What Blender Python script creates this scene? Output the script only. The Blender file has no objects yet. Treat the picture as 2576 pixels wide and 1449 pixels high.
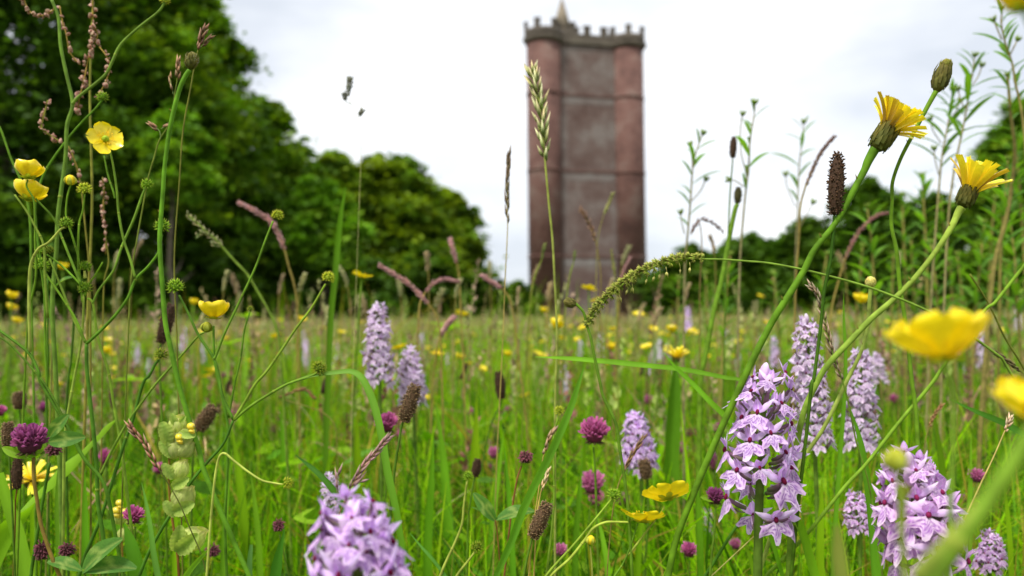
import bpy, math, random
import numpy as np
from mathutils import Vector, Matrix, noise as mnoise
R = math.radians
random.seed(7)
rng = np.random.default_rng(11)
scene = bpy.context.scene
C = scene.collection

# ------------------------------------------------------------------ camera
CAM_H = 0.35
PITCH = 2.28
ROLL = -0.55
FPX = 2022.0            # focal length in pixels of a 2576 px wide picture
cam_data = bpy.data.cameras.new('camera')
cam = bpy.data.objects.new('camera', cam_data)
C.objects.link(cam)
cam_data.sensor_width = 36.0
cam_data.lens = 36.0 * FPX / 2576.0
cam_data.clip_start = 0.01
cam_data.clip_end = 3000.0
cam_data.dof.use_dof = True
cam_data.dof.focus_distance = 0.43
cam_data.dof.aperture_fstop = 8.2
CAM_M = Matrix.Translation((0, 0, CAM_H)) @ Matrix.Rotation(R(90 + PITCH), 4, 'X') @ Matrix.Rotation(R(ROLL), 4, 'Z')
cam.matrix_world = CAM_M
scene.camera = cam

# ------------------------------------------------------------------ world and sun
SUN_EL, SUN_AZ = 58.0, 215.0     # azimuth clockwise from +Y
world = bpy.data.worlds.new('World')
scene.world = world
world.use_nodes = True
wn = world.node_tree
for n in list(wn.nodes): wn.nodes.remove(n)
out = wn.nodes.new('ShaderNodeOutputWorld')
bg = wn.nodes.new('ShaderNodeBackground'); bg.inputs['Strength'].default_value = 0.1
sky = wn.nodes.new('ShaderNodeTexSky'); sky.sky_type = 'NISHITA'; sky.sun_disc = False
sky.sun_elevation = R(SUN_EL); sky.sun_rotation = R(SUN_AZ)
tc = wn.nodes.new('ShaderNodeTexCoord')
mp = wn.nodes.new('ShaderNodeMapping'); mp.inputs['Scale'].default_value = (1.0, 1.0, 2.6)
nz = wn.nodes.new('ShaderNodeTexNoise'); nz.inputs['Scale'].default_value = 2.2; nz.inputs['Detail'].default_value = 5; nz.inputs['Roughness'].default_value = 0.5
cr = wn.nodes.new('ShaderNodeValToRGB')
cr.color_ramp.elements[0].position = 0.38; cr.color_ramp.elements[0].color = (3.95, 4.2, 4.6, 1)
cr.color_ramp.elements[1].position = 0.72; cr.color_ramp.elements[1].color = (7.4, 7.4, 7.4, 1)
mx = wn.nodes.new('ShaderNodeMix'); mx.data_type = 'RGBA'; mx.inputs[0].default_value = 0.93
L = wn.links.new
L(tc.outputs['Generated'], mp.inputs['Vector']); L(mp.outputs['Vector'], nz.inputs['Vector'])
L(nz.outputs['Fac'], cr.inputs['Fac'])
L(sky.outputs['Color'], mx.inputs[6]); L(cr.outputs['Color'], mx.inputs[7])
L(mx.outputs[2], bg.inputs['Color']); L(bg.outputs['Background'], out.inputs['Surface'])

sd = bpy.data.lights.new('sun', 'SUN'); sd.energy = 2.4; sd.angle = R(12); sd.color = (1.0, 0.965, 0.9)
sun = bpy.data.objects.new('sun', sd); C.objects.link(sun)
az, el = R(SUN_AZ), R(SUN_EL)
sdir = Vector((math.sin(az) * math.cos(el), math.cos(az) * math.cos(el), math.sin(el)))
sun.rotation_euler = (-sdir).to_track_quat('-Z', 'Y').to_euler()
sun.location = (0, -20, 60)

scene.view_settings.view_transform = 'Standard'
scene.view_settings.look = 'None'
scene.view_settings.gamma = 1
scene.view_settings.exposure = 1.03
scene.render.engine = 'CYCLES'
scene.cycles.max_bounces = 8
scene.cycles.transmission_bounces = 6

# ------------------------------------------------------------------ helpers
def P(x, y, d):
    "point of the place seen at picture position x,y (of 2576 x 1449) at depth d metres"
    return CAM_M @ Vector(((x - 1288.0) / FPX * d, (724.5 - y) / FPX * d, -d))
def S(px, d): return px / FPX * d
CAM_R = CAM_M.to_3x3()

def jit(c, a=0.12):
    k = 1 + random.uniform(-a, a)
    return (c[0] * k * (1 + random.uniform(-a, a) * .5), c[1] * k, c[2] * k * (1 + random.uniform(-a, a) * .5))
def mixc(a, b, t): return tuple(a[i] * (1 - t) + b[i] * t for i in range(3))

def frame(z, up=(0, 0, 1), roll=0.0):
    z = Vector(z).normalized(); up = Vector(up)
    x = up.cross(z)
    if x.length < 1e-4: x = Vector((1, 0, 0)).cross(z)
    x.normalize(); y = z.cross(x)
    m = Matrix((x, y, z)).transposed()
    if roll: m = m @ Matrix.Rotation(roll, 3, 'Z')
    return m
def mat4(loc, m3, s=1.0):
    m = (m3 * s).to_4x4() if not isinstance(s, (tuple, list)) else (m3 @ Matrix.Diagonal(s)).to_4x4()
    m.translation = loc
    return m

def smooth(pts, step=None, n=6):
    if len(pts) < 3:
        a, b = pts[0], pts[-1]
        return [a.lerp(b, i / 4) for i in range(5)]
    p = [pts[0] + (pts[0] - pts[1])] + list(pts) + [pts[-1] + (pts[-1] - pts[-2])]
    o = []
    for i in range(1, len(p) - 2):
        for k in range(n):
            t = k / n
            a, b, c, d = p[i - 1], p[i], p[i + 1], p[i + 2]
            o.append(0.5 * ((2 * b) + (c - a) * t + (2 * a - 5 * b + 4 * c - d) * t * t + (3 * b - a - 3 * c + d) * t ** 3))
    o.append(pts[-1].copy())
    return o

class MB:
    def __init__(s): s.v = []; s.f = []; s.c = []
    def add(s, vs, fs, cs):
        b = len(s.v); s.v += [tuple(v) for v in vs]
        s.f += [tuple(i + b for i in f) for f in fs]
        if isinstance(cs, tuple): cs = [cs] * len(vs)
        s.c += list(cs)
    def tube(s, pts, rad, n=6, col=(.1, .2, .03), col2=None, cap=True):
        m = len(pts)
        if not isinstance(rad, (list, tuple)): rad = [rad] * m
        vs = []; cs = []
        t0 = (pts[1] - pts[0]).normalized()
        u = t0.orthogonal().normalized()
        for i in range(m):
            t = (pts[min(i + 1, m - 1)] - pts[max(i - 1, 0)])
            if t.length < 1e-9: t = t0
            t.normalize()
            u = (u - t * u.dot(t)).normalized(); w = t.cross(u)
            k = i / (m - 1) * (len(rad) - 1); j = int(k); fr = k - j
            r = rad[j] if len(rad) == m and len(rad) == i + 1 else rad[min(j, len(rad) - 1)] * (1 - fr) + rad[min(j + 1, len(rad) - 1)] * fr
            c = col if col2 is None else mixc(col, col2, i / (m - 1))
            for q in range(n):
                a = 2 * math.pi * q / n
                vs.append(pts[i] + (u * math.cos(a) + w * math.sin(a)) * r); cs.append(c)
        fs = [(i * n + q, i * n + (q + 1) % n, (i + 1) * n + (q + 1) % n, (i + 1) * n + q) for i in range(m - 1) for q in range(n)]
        if cap:
            fs.append(tuple(reversed(range(n)))); fs.append(tuple((m - 1) * n + q for q in range(n)))
        s.add(vs, fs, cs)
    def blade(s, pts, width, side, col=(.1, .25, .02), col2=None, fold=0.25, pointed=True):
        "leaf ribbon: width profile list or a number, side = rough direction of its breadth"
        m = len(pts); vs = []; cs = []; side = Vector(side)
        for i in range(m):
            t = (pts[min(i + 1, m - 1)] - pts[max(i - 1, 0)]).normalized()
            sd_ = (side - t * side.dot(t))
            if sd_.length < 1e-5: sd_ = t.orthogonal()
            sd_.normalize(); nn = t.cross(sd_)
            k = i / (m - 1)
            if isinstance(width, (list, tuple)):
                q = k * (len(width) - 1); j = min(int(q), len(width) - 2); w = width[j] * (1 - (q - j)) + width[j + 1] * (q - j)
            else:
                w = width * (1.0 if not pointed else max(0.02, min(1.0, (1 - k) * 2.2)))
            c = col if col2 is None else mixc(col, col2, k)
            vs += [pts[i] - sd_ * w * .5 + nn * w * fold, pts[i] - sd_ * w * .02, pts[i] + sd_ * w * .5 + nn * w * fold]
            cs += [c, mixc(c, (c[0] * 1.3, c[1] * 1.25, c[2] * 1.6), .6), c]
        fs = []
        for i in range(m - 1):
            a = i * 3
            fs += [(a, a + 1, a + 4, a + 3), (a + 1, a + 2, a + 5, a + 4)]
        s.add(vs, fs, cs)
    def ell(s, loc, m3, rad, col, nu=8, nv=6, col2=None, bump=0.0, taper=0.0):
        loc = Vector(loc); vs = []; cs = []
        for j in range(nv + 1):
            ph = math.pi * j / nv
            for i in range(nu):
                th = 2 * math.pi * i / nu
                k = 1 + random.uniform(-bump, bump)
                tz = math.cos(ph); rr = math.sin(ph) * (1 - taper * tz)
                p = Vector((rad[0] * rr * math.cos(th) * k, rad[1] * rr * math.sin(th) * k, rad[2] * tz * k))
                vs.append(loc + m3 @ p)
                cs.append(col if col2 is None else mixc(col2, col, j / nv))
        fs = [(j * nu + i, (j + 1) * nu + i, (j + 1) * nu + (i + 1) % nu, j * nu + (i + 1) % nu) for j in range(nv) for i in range(nu)]
        s.add(vs, fs, cs)
    def spike(s, loc, d, L_, w, col, col2=None, sides=4, bulge=0.35):
        "a pointed seed / bract / floret: base, widest at bulge, point"
        m3 = frame(d); loc = Vector(loc)
        vs = [loc]; cs = [col]
        for q in range(sides):
            a = 2 * math.pi * q / sides
            vs.append(loc + m3 @ Vector((w * .5 * math.cos(a), w * .5 * math.sin(a), L_ * bulge))); cs.append(col)
        vs.append(loc + m3 @ Vector((0, 0, L_))); cs.append(col2 or col)
        fs = []
        for q in range(sides):
            a, b = 1 + q, 1 + (q + 1) % sides
            fs += [(0, b, a), (a, b, sides + 1)]
        s.add(vs, fs, cs)
    def grid(s, fn, nu, nv):
        vs = []; cs = []
        for j in range(nv + 1):
            for i in range(nu + 1):
                p, c = fn(-1 + 2 * i / nu, j / nv); vs.append(p); cs.append(c)
        w = nu + 1
        s.add(vs, [(j * w + i, j * w + i + 1, (j + 1) * w + i + 1, (j + 1) * w + i) for j in range(nv) for i in range(nu)], cs)
    def merge(s, o, M):
        s.add([M @ Vector(v) for v in o.v], o.f, list(o.c))
    def box(s, x0, x1, y0, y1, z0, z1, col=(.3, .3, .3), M=None):
        vs = [Vector((x, y, z)) for x in (x0, x1) for y in (y0, y1) for z in (z0, z1)]
        if M: vs = [M @ v for v in vs]
        s.add(vs, [(0, 1, 3, 2), (4, 6, 7, 5), (0, 4, 5, 1), (2, 3, 7, 6), (0, 2, 6, 4), (1, 5, 7, 3)], col)
    def mesh(s, name, mat, flat=False):
        me = bpy.data.meshes.new(name)
        me.from_pydata(s.v, [], s.f)
        at = me.color_attributes.new('Col', 'FLOAT_COLOR', 'POINT')
        a = np.ones((len(s.v), 4), dtype=np.float32); a[:, :3] = np.array(s.c, dtype=np.float32).reshape(-1, 3)
        at.data.foreach_set('color', a.ravel())
        if not flat: me.polygons.foreach_set('use_smooth', [True] * len(me.polygons))
        me.materials.append(mat)
        me.update()
        return me

def np_mesh(name, V, F, Ccol, mat):
    "big stuff meshes straight from numpy; F is an (n,k) array"
    me = bpy.data.meshes.new(name)
    n, k = F.shape
    me.vertices.add(len(V)); me.vertices.foreach_set('co', V.astype(np.float32).ravel())
    me.loops.add(n * k); me.loops.foreach_set('vertex_index', F.astype(np.int32).ravel())
    me.polygons.add(n); me.polygons.foreach_set('loop_start', np.arange(0, n * k, k, dtype=np.int32))
    me.polygons.foreach_set('loop_total', np.full(n, k, dtype=np.int32))
    me.update(calc_edges=True)
    at = me.color_attributes.new('Col', 'FLOAT_COLOR', 'POINT')
    a = np.ones((len(V), 4), dtype=np.float32); a[:, :3] = Ccol
    at.data.foreach_set('color', a.ravel())
    me.materials.append(mat)
    return me

KC = {}     # children of every object built
W = {}      # world matrix of every object built, so children can be set relative to it
def link(name, data, M, parent=None):
    o = bpy.data.objects.new(name, data); C.objects.link(o)
    if parent is not None:
        o.parent = parent; o.matrix_basis = W[parent.name].inverted() @ M; KC.setdefault(parent.name, []).append(o)
    else: o.matrix_basis = M
    W[o.name] = M
    return o
def tag(o, label=None, cat=None, group=None, kind=None):
    if label: o['label'] = label
    if cat: o['category'] = cat
    if group: o['group'] = group
    if kind: o['kind'] = kind
    return o
def thing(name, label, cat, base, group=None):
    o = link(name, None, Matrix.Translation(base)); o.empty_display_size = 0.02
    return tag(o, label, cat, group)
def part(name, mb, mat, parent, label=None, flat=False):
    M = W[parent.name]; inv = M.inverted()
    mb.v = [tuple(inv @ Vector(v)) for v in mb.v]
    o = link(name, mb.mesh(name, mat, flat), M.copy(), parent)
    if label: o['label'] = label
    return o
def copy_tree(src, M, parent=None, label=None, group=None):
    c = src.copy(); C.objects.link(c)
    if parent is not None:
        c.parent = parent; c.matrix_basis = src.matrix_basis.copy(); W[c.name] = W[parent.name] @ c.matrix_basis
        KC.setdefault(parent.name, []).append(c)
    else:
        c.matrix_basis = M; W[c.name] = M
    if label: c['label'] = label
    if group: c['group'] = group
    for ch in list(KC.get(src.name, [])): copy_tree(ch, None, c)
    return c

# ------------------------------------------------------------------ materials
def plant_mat(name, rough=0.5, trans=0.35, spec=0.35, nscale=220.0, namt=0.25, tint=(1, 1, 1), tsat=1.0, stretch=(1, 1, 1), coat=0.0, bump=0.0, objvar=0.12, tcol=(1.25, 1.15, .6)):
    m = bpy.data.materials.new(name); m.use_nodes = True
    t = m.node_tree
    for n in list(t.nodes): t.nodes.remove(n)
    o = t.nodes.new('ShaderNodeOutputMaterial'); b = t.nodes.new('ShaderNodeBsdfPrincipled')
    a = t.nodes.new('ShaderNodeAttribute'); a.attribute_name = 'Col'
    tc = t.nodes.new('ShaderNodeTexCoord'); mp = t.nodes.new('ShaderNodeMapping'); mp.inputs['Scale'].default_value = stretch
    nz = t.nodes.new('ShaderNodeTexNoise'); nz.inputs['Scale'].default_value = nscale; nz.inputs['Detail'].default_value = 3
    mr = t.nodes.new('ShaderNodeMapRange'); mr.inputs[1].default_value = .3; mr.inputs[2].default_value = .7
    mr.inputs[3].default_value = 1 - namt; mr.inputs[4].default_value = 1 + namt
    oi = t.nodes.new('ShaderNodeObjectInfo')
    mo = t.nodes.new('ShaderNodeMapRange'); mo.inputs[3].default_value = 1 - objvar; mo.inputs[4].default_value = 1 + objvar
    mm = t.nodes.new('ShaderNodeMath'); mm.operation = 'MULTIPLY'
    vm = t.nodes.new('ShaderNodeVectorMath'); vm.operation = 'SCALE'
    vt = t.nodes.new('ShaderNodeVectorMath'); vt.operation = 'MULTIPLY'; vt.inputs[1].default_value = tint
    l = t.links.new
    l(tc.outputs['Object'], mp.inputs['Vector']); l(mp.outputs['Vector'], nz.inputs['Vector']); l(nz.outputs['Fac'], mr.inputs[0])
    l(oi.outputs['Random'], mo.inputs[0]); l(mr.outputs[0], mm.inputs[0]); l(mo.outputs[0], mm.inputs[1])
    l(a.outputs['Color'], vt.inputs[0]); l(vt.outputs[0], vm.inputs[0]); l(mm.outputs[0], vm.inputs['Scale'])
    l(vm.outputs[0], b.inputs['Base Color'])
    b.inputs['Roughness'].default_value = rough
    b.inputs['Specular IOR Level'].default_value = spec
    b.inputs['Coat Weight'].default_value = coat
    if bump:
        bp = t.nodes.new('ShaderNodeBump'); bp.inputs['Strength'].default_value = bump; bp.inputs['Distance'].default_value = .0006
        l(nz.outputs['Fac'], bp.inputs['Height']); l(bp.outputs[0], b.inputs['Normal'])
    if trans > 0:
        tr = t.nodes.new('ShaderNodeBsdfTranslucent'); ms = t.nodes.new('ShaderNodeMixShader'); ms.inputs[0].default_value = trans
        tv = t.nodes.new('ShaderNodeVectorMath'); tv.operation = 'MULTIPLY'; tv.inputs[1].default_value = tcol
        l(vm.outputs[0], tv.inputs[0]); l(tv.outputs[0], tr.inputs['Color'])
        l(b.outputs[0], ms.inputs[1]); l(tr.outputs[0], ms.inputs[2]); l(ms.outputs[0], o.inputs['Surface'])
    else: l(b.outputs[0], o.inputs['Surface'])
    return m
M_STEM = plant_mat('stem_green', .65, .2, .12, 140, .32, bump=.4, tint=(1.2, 1.1, .55), tcol=(1.15, 1.2, .3))
M_LEAF = plant_mat('leaf_green', .6, .5, .14, 45, .22, tint=(1.1, 1.08, .6), tcol=(1.15, 1.2, .35), stretch=(1, 1, .25), bump=.3)
M_GRASS = plant_mat('grass_green', .65, .58, .1, 60, .3, tint=(1.0, 1.08, .4), tcol=(1.1, 1.22, .2), stretch=(3, 3, .4), objvar=0)
M_YEL = plant_mat('buttercup_yellow', .28, .3, .5, 5, .07, coat=.25, objvar=.05, tcol=(1.1, 1.0, .5), bump=.15)
M_PETAL = plant_mat('orchid_petal', .6, .4, .15, 6, .16, bump=.3, objvar=.14, tcol=(1.05, 1.0, 1.1))
M_POD = plant_mat('papery_pod', .65, .5, .15, 6, .18, bump=.8, tcol=(1.1, 1.1, .6), stretch=(1, 1, .3))
M_DRY = plant_mat('dry_seed', .75, .1, .2, 70, .4, bump=.7, tcol=(1.1, 1, .8))
M_SEED = plant_mat('green_seed', .6, .25, .12, 9, .25, bump=.5, tint=(1.15, 1.08, .6))
M_CROWN = plant_mat('tree_foliage', .6, .36, .2, .35, .42, tint=(.85, .84, .8), objvar=0, tcol=(1.2, 1.15, .4))
M_BARK = plant_mat('bark', .9, 0, .1, 3, .4, bump=.5, objvar=0)

# colours (linear)
G_BRIGHT = (.205, .375, .012); G_MID = (.130, .272, .012); G_DARK = (.045, .115, .012); G_BLUE = (.11, .24, .05)
G_YEL = (.27, .38, .04); G_PALE = (.36, .44, .13); DRY = (.40, .29, .13); BROWN = (.13, .065, .028); DKBR = (.05, .028, .015)
YEL = (.93, .77, .012); YEL2 = (.92, .72, .01); LIL = (.62, .40, .74); LILP = (.76, .64, .80); LILD = (.33, .10, .46); MAG = (.17, .015, .08)
CLOV = (.5, .12, .33); PINKG = (.36, .17, .17)

# ================================================================== SETTING
def ground():
    n = 90
    xs = np.sign(np.linspace(-1, 1, n)) * np.abs(np.linspace(-1, 1, n)) ** 3 * 900
    X, Y = np.meshgrid(xs, xs + 0)
    rr = np.hypot(X, Y)
    Z = np.where(rr > 8, .05 * np.sin(X * .11) * np.cos(Y * .09), 0) - np.where(rr > 140, 0, 0)
    V = np.stack([X, Y, Z], -1).reshape(-1, 3)
    i = np.arange(n - 1)[:, None] * n + np.arange(n - 1)[None, :]
    F = np.stack([i, i + 1, i + n + 1, i + n], -1).reshape(-1, 4)
    m = bpy.data.materials.new('meadow_soil'); m.use_nodes = True; t = m.node_tree; b = t.nodes['Principled BSDF']
    tc = t.nodes.new('ShaderNodeTexCoord'); nz = t.nodes.new('ShaderNodeTexNoise'); nz.inputs['Scale'].default_value = .8; nz.inputs['Detail'].default_value = 8
    cr = t.nodes.new('ShaderNodeValToRGB'); cr.color_ramp.elements[0].position = .35; cr.color_ramp.elements[0].color = (.05, .07, .015, 1)
    cr.color_ramp.elements[1].position = .65; cr.color_ramp.elements[1].color = (.16, .15, .05, 1)
    t.links.new(tc.outputs['Object'], nz.inputs['Vector']); t.links.new(nz.outputs['Fac'], cr.inputs['Fac']); t.links.new(cr.outputs['Color'], b.inputs['Base Color'])
    b.inputs['Roughness'].default_value = .95
    o = link('ground', np_mesh('ground', V, F, np.array([.1, .12, .03]), m), Matrix.Identity(4))
    tag(o, 'flat grassy meadow soil running out to the trees', kind='structure')
ground()

# ------------------------------------------------------------------ grass (stuff)
PAL = np.array([G_BRIGHT, G_BRIGHT, G_MID, G_MID, G_YEL, G_DARK, G_DARK, (.025, .07, .008), (.17, .36, .012), (.07, .17, .012), G_BLUE])
def wedge(n, d0, d1, tanx=.72, side=.5, power=1.0):
    u = rng.random(n); d = np.sqrt(d0 ** 2 + u ** power * (d1 ** 2 - d0 ** 2))
    x = (rng.random(n) * 2 - 1) * (tanx * d + side)
    return x, d
def blades(name, x, y, h, w, segs, lean=.35, dry=.06, label=None, tanf=0.0, green=None):
    n = len(x); k = segs + 1
    a = rng.random(n) * 2 * np.pi; la = rng.random(n) * 2 * np.pi
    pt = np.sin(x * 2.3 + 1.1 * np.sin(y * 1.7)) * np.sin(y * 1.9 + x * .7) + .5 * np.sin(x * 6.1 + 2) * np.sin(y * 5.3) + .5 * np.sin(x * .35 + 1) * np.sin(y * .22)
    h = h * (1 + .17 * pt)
    ln = (rng.random(n) ** 1.3) * lean * h
    ts = np.linspace(0, 1, k)
    V = np.zeros((n, k, 2, 3))
    for i, t in enumerate(ts):
        cx = x + np.cos(la) * ln * t * t; cy = y + np.sin(la) * ln * t * t
        cz = h * (t - .25 * (ln / h) * t ** 3)
        ww = w * (1 - t ** 1.7) * .5 + .0001
        aa = a + t * .7
        V[:, i, 0] = np.stack([cx - np.cos(aa) * ww, cy - np.sin(aa) * ww, cz], -1)
        V[:, i, 1] = np.stack([cx + np.cos(aa) * ww, cy + np.sin(aa) * ww, cz], -1)
    base = (np.arange(n) * k * 2)[:, None]
    q = np.concatenate([base + np.array([[2 * i, 2 * i + 1, 2 * i + 3, 2 * i + 2]]) for i in range(segs)], 0)
    ci = rng.integers(0, len(PAL), n); col = PAL[ci] * (0.8 + .4 * rng.random((n, 1)))
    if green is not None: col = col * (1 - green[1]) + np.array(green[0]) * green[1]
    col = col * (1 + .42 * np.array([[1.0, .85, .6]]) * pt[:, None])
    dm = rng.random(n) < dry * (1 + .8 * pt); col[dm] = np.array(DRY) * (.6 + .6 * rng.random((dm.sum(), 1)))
    cc = np.repeat(col[:, None, :], k * 2, 1).reshape(-1, 3)
    return V.reshape(-1, 3), q, cc
def grass(name, label, *sets, mat=None):
    Vs, Fs, Cs = [], [], []; b = 0
    for V, F, c in sets:
        Vs.append(V); Fs.append(F + b); Cs.append(c); b += len(V)
    o = link(name, np_mesh(name, np.concatenate(Vs), np.concatenate(Fs), np.concatenate(Cs), mat or M_GRASS), Matrix.Identity(4))
    tag(o, label, 'grass', kind='stuff'); return o

# very near: short turf under the frame, also behind the camera
x = rng.uniform(-1.1, 1.1, 5000); y = rng.uniform(-.9, .55, 5000)
A0 = blades('', x, y, .05 + .11 * rng.random(5000), .003 + .002 * rng.random(5000), 4)
x, y = wedge(6500, .50, 1.0, side=.25)
A1 = blades('', x, y, .10 + .13 * rng.random(len(x)) * np.clip(y / .8, .6, 1), .0022 + .0032 * rng.random(len(x)) ** 1.5, 6, 1.3, dry=.09)
x, y = wedge(15500, .95, 2.2, side=.4)
A2 = blades('', x, y, .13 + .13 * rng.random(len(x)), .0025 + .0045 * rng.random(len(x)) ** 1.5, 5, 1.3, dry=.10)
x, y = wedge(2900, .62, 2.6, side=.3)
A2b = blades('', x, y, .12 + .14 * rng.random(len(x)), .006 + .007 * rng.random(len(x)), 6, 1.5, dry=.02, green=((.20, .36, .015), .4))
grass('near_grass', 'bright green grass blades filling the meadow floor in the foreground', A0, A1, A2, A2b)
x, y = wedge(56000, 2.2, 7.0, side=.6)
A3 = blades('', x, y, .13 + .13 * rng.random(len(x)), .004 + .006 * rng.random(len(x)), 3, 1.0, dry=.12, green=((.26, .40, .04), .25))
x, y = wedge(15000, 1.6, 10.0, side=.6); k_ = np.sin(x * 1.3 + 2) * np.sin(y * .9) + .4 * np.sin(x * 4) > .35; x = x[k_]; y = y[k_]
A3b = blades('', x, y, .25 + .20 * rng.random(len(x)), .004 + .005 * rng.random(len(x)), 4, .8, dry=.2, green=((.20, .34, .03), .4))
x, y = wedge(60000, 7.0, 24.0, side=1)
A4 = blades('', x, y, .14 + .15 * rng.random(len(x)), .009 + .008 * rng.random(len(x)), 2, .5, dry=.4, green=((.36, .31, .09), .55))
x, y = wedge(60000, 24.0, 118.0, side=3)
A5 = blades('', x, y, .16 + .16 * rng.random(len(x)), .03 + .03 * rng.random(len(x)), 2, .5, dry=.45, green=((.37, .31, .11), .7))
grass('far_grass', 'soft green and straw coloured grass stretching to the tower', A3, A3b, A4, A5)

# seeding culms: straw brown haze over the meadow
def culms(x, y, h, nsp, hw, thick, cols):
    n = len(x); la = rng.random(n) * 6.283; ln = rng.random(n) * .28 * h
    def pos(t): return np.stack([x + np.cos(la) * ln * t * t, y + np.sin(la) * ln * t * t, h * t], -1)
    V = []; F = []; Cc = []
    col = np.array(cols)[rng.integers(0, len(cols), n)] * (.75 + .5 * rng.random((n, 1)))
    k = 5; P_ = [pos(t) for t in np.linspace(0, 1, k)]
    a = rng.random(n) * 6.283; sx = np.stack([np.cos(a), np.sin(a), 0 * a], -1) * (thick * .5)[:, None]
    st = np.stack([np.stack([p - sx, p + sx], 1) for p in P_], 1)   # n,k,2,3
    V.append(st.reshape(-1, 3)); b = (np.arange(n) * k * 2)[:, None]
    F.append(np.concatenate([b + np.array([[2 * i, 2 * i + 1, 2 * i + 3, 2 * i + 2]]) for i in range(k - 1)], 0))
    Cc.append(np.repeat((col * .8 + np.array(G_MID) * .3)[:, None], k * 2, 1).reshape(-1, 3)); off = n * k * 2
    for s in range(nsp):
        t = .74 + .26 * (s + rng.random(n)) / nsp
        c = pos(t[:, None] if False else 1.0) * 0
        c = np.stack([x + np.cos(la) * ln * t * t, y + np.sin(la) * ln * t * t, h * t], -1)
        d = rng.normal(size=(n, 3)) * .6; d[:, 2] = 1.0; d /= np.linalg.norm(d, axis=1)[:, None]
        Lh = hw[:, None] * (1.6 - .6 * (t[:, None] - .74) / .26)
        e = np.cross(d, rng.normal(size=(n, 3))); e /= np.linalg.norm(e, axis=1)[:, None] + 1e-9
        e *= Lh * .28
        q = np.stack([c, c + d * Lh * .45 + e, c + d * Lh, c + d * Lh * .45 - e], 1)
        V.append(q.reshape(-1, 3)); F.append(np.arange(n * 4).reshape(n, 4) + off); off += n * 4
        Cc.append(np.repeat(col[:, None], 4, 1).reshape(-1, 3))
    return np.concatenate(V), np.concatenate(F), np.concatenate(Cc)
CC = [DRY, (.36, .28, .13), (.28, .17, .10), (.36, .36, .14), (.36, .25, .17), (.28, .36, .08), (.30, .38, .08), (.26, .34, .07)]
x, y = wedge(620, .9, 2.6); B1 = culms(x, y, .15 + .18 * rng.random(len(x)), 18, .009 + 0 * x, .0010 + 0 * x, CC + [(.22, .10, .05), (.16, .07, .05), (.30, .14, .10), (.20, .12, .06)])
x, y = wedge(700, 1.4, 8.0, side=0); B1b = culms(x, y, .32 + .15 * rng.random(len(x)), 16, .010 + 0 * x, .0011 + 0 * x, CC)
x, y = wedge(1500, 2.2, 7); B2 = culms(x, y, .22 + .18 * rng.random(len(x)), 12, .012 + 0 * x, .0014 + 0 * x, CC)
x, y = wedge(9000, 7, 26); B3 = culms(x, y, .24 + .20 * rng.random(len(x)), 6, .022 + 0 * x, .003 + 0 * x, CC)
x, y = wedge(16000, 26, 110); B4 = culms(x, y, .26 + .2 * rng.random(len(x)), 3, .06 + 0 * x, .008 + 0 * x, CC)
grass('seeding_grass', 'straw brown seed heads of grass hazing the meadow behind the flowers', B1, B1b, B2, B3, B4, mat=M_DRY)

# broad low leaves and fallen straw between the blades
def leaf_litter(n, d0, d1, zmax, L0, L1, wr, cols, up):
    x, y = wedge(n, d0, d1, side=.2); z = zmax * (.15 + .85 * rng.random(n))
    c = np.stack([x, y, z], -1); a = rng.random(n) * 6.283; e = (rng.random(n) - .35) * up
    d = np.stack([np.cos(a) * np.cos(e), np.sin(a) * np.cos(e), np.sin(e)], -1); s = np.cross(d, rng.normal(size=(n, 3)) * .5 + np.array([0, 0, 1.0])); s /= np.linalg.norm(s, axis=1)[:, None]
    L_ = (L0 + (L1 - L0) * rng.random(n))[:, None]; nn = np.cross(s, d)
    V = np.zeros((n, 5, 2, 3)); pr = [.12, .8, 1, .7, .03]
    for i, t in enumerate(np.linspace(0, 1, 5)):
        p = c + d * L_ * t - nn * L_ * .22 * t * t
        V[:, i, 0] = p - s * L_ * wr * pr[i] * .5; V[:, i, 1] = p + s * L_ * wr * pr[i] * .5
    b = (np.arange(n) * 10)[:, None]; F = np.concatenate([b + np.array([[2 * i, 2 * i + 1, 2 * i + 3, 2 * i + 2]]) for i in range(4)], 0)
    col = np.array(cols)[rng.integers(0, len(cols), n)] * (.7 + .6 * rng.random((n, 1)))
    return V.reshape(-1, 3), F, np.repeat(col[:, None], 10, 1).reshape(-1, 3)
GL = [G_BRIGHT, G_MID, (.10, .24, .03), (.24, .38, .05), (.12, .25, .07), G_DARK]
grass('leafy_undergrowth', 'low clover and plantain leaves tangled among the grass', leaf_litter(1500, .6, 2.2, .20, .018, .05, .42, GL, 1.2), leaf_litter(3000, 2.2, 7, .24, .03, .07, .42, GL, 1.2))
grass('dead_straw', 'dry straw and brown stems fallen across the grass', leaf_litter(420, .55, 2.4, .22, .06, .16, .016, [DRY, (.34, .22, .10), (.26, .14, .08), (.42, .36, .18)], 1.9), leaf_litter(1200, 2.4, 8, .28, .08, .18, .022, [DRY, (.30, .20, .10), (.36, .24, .16)], 1.9), mat=M_DRY)
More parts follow.
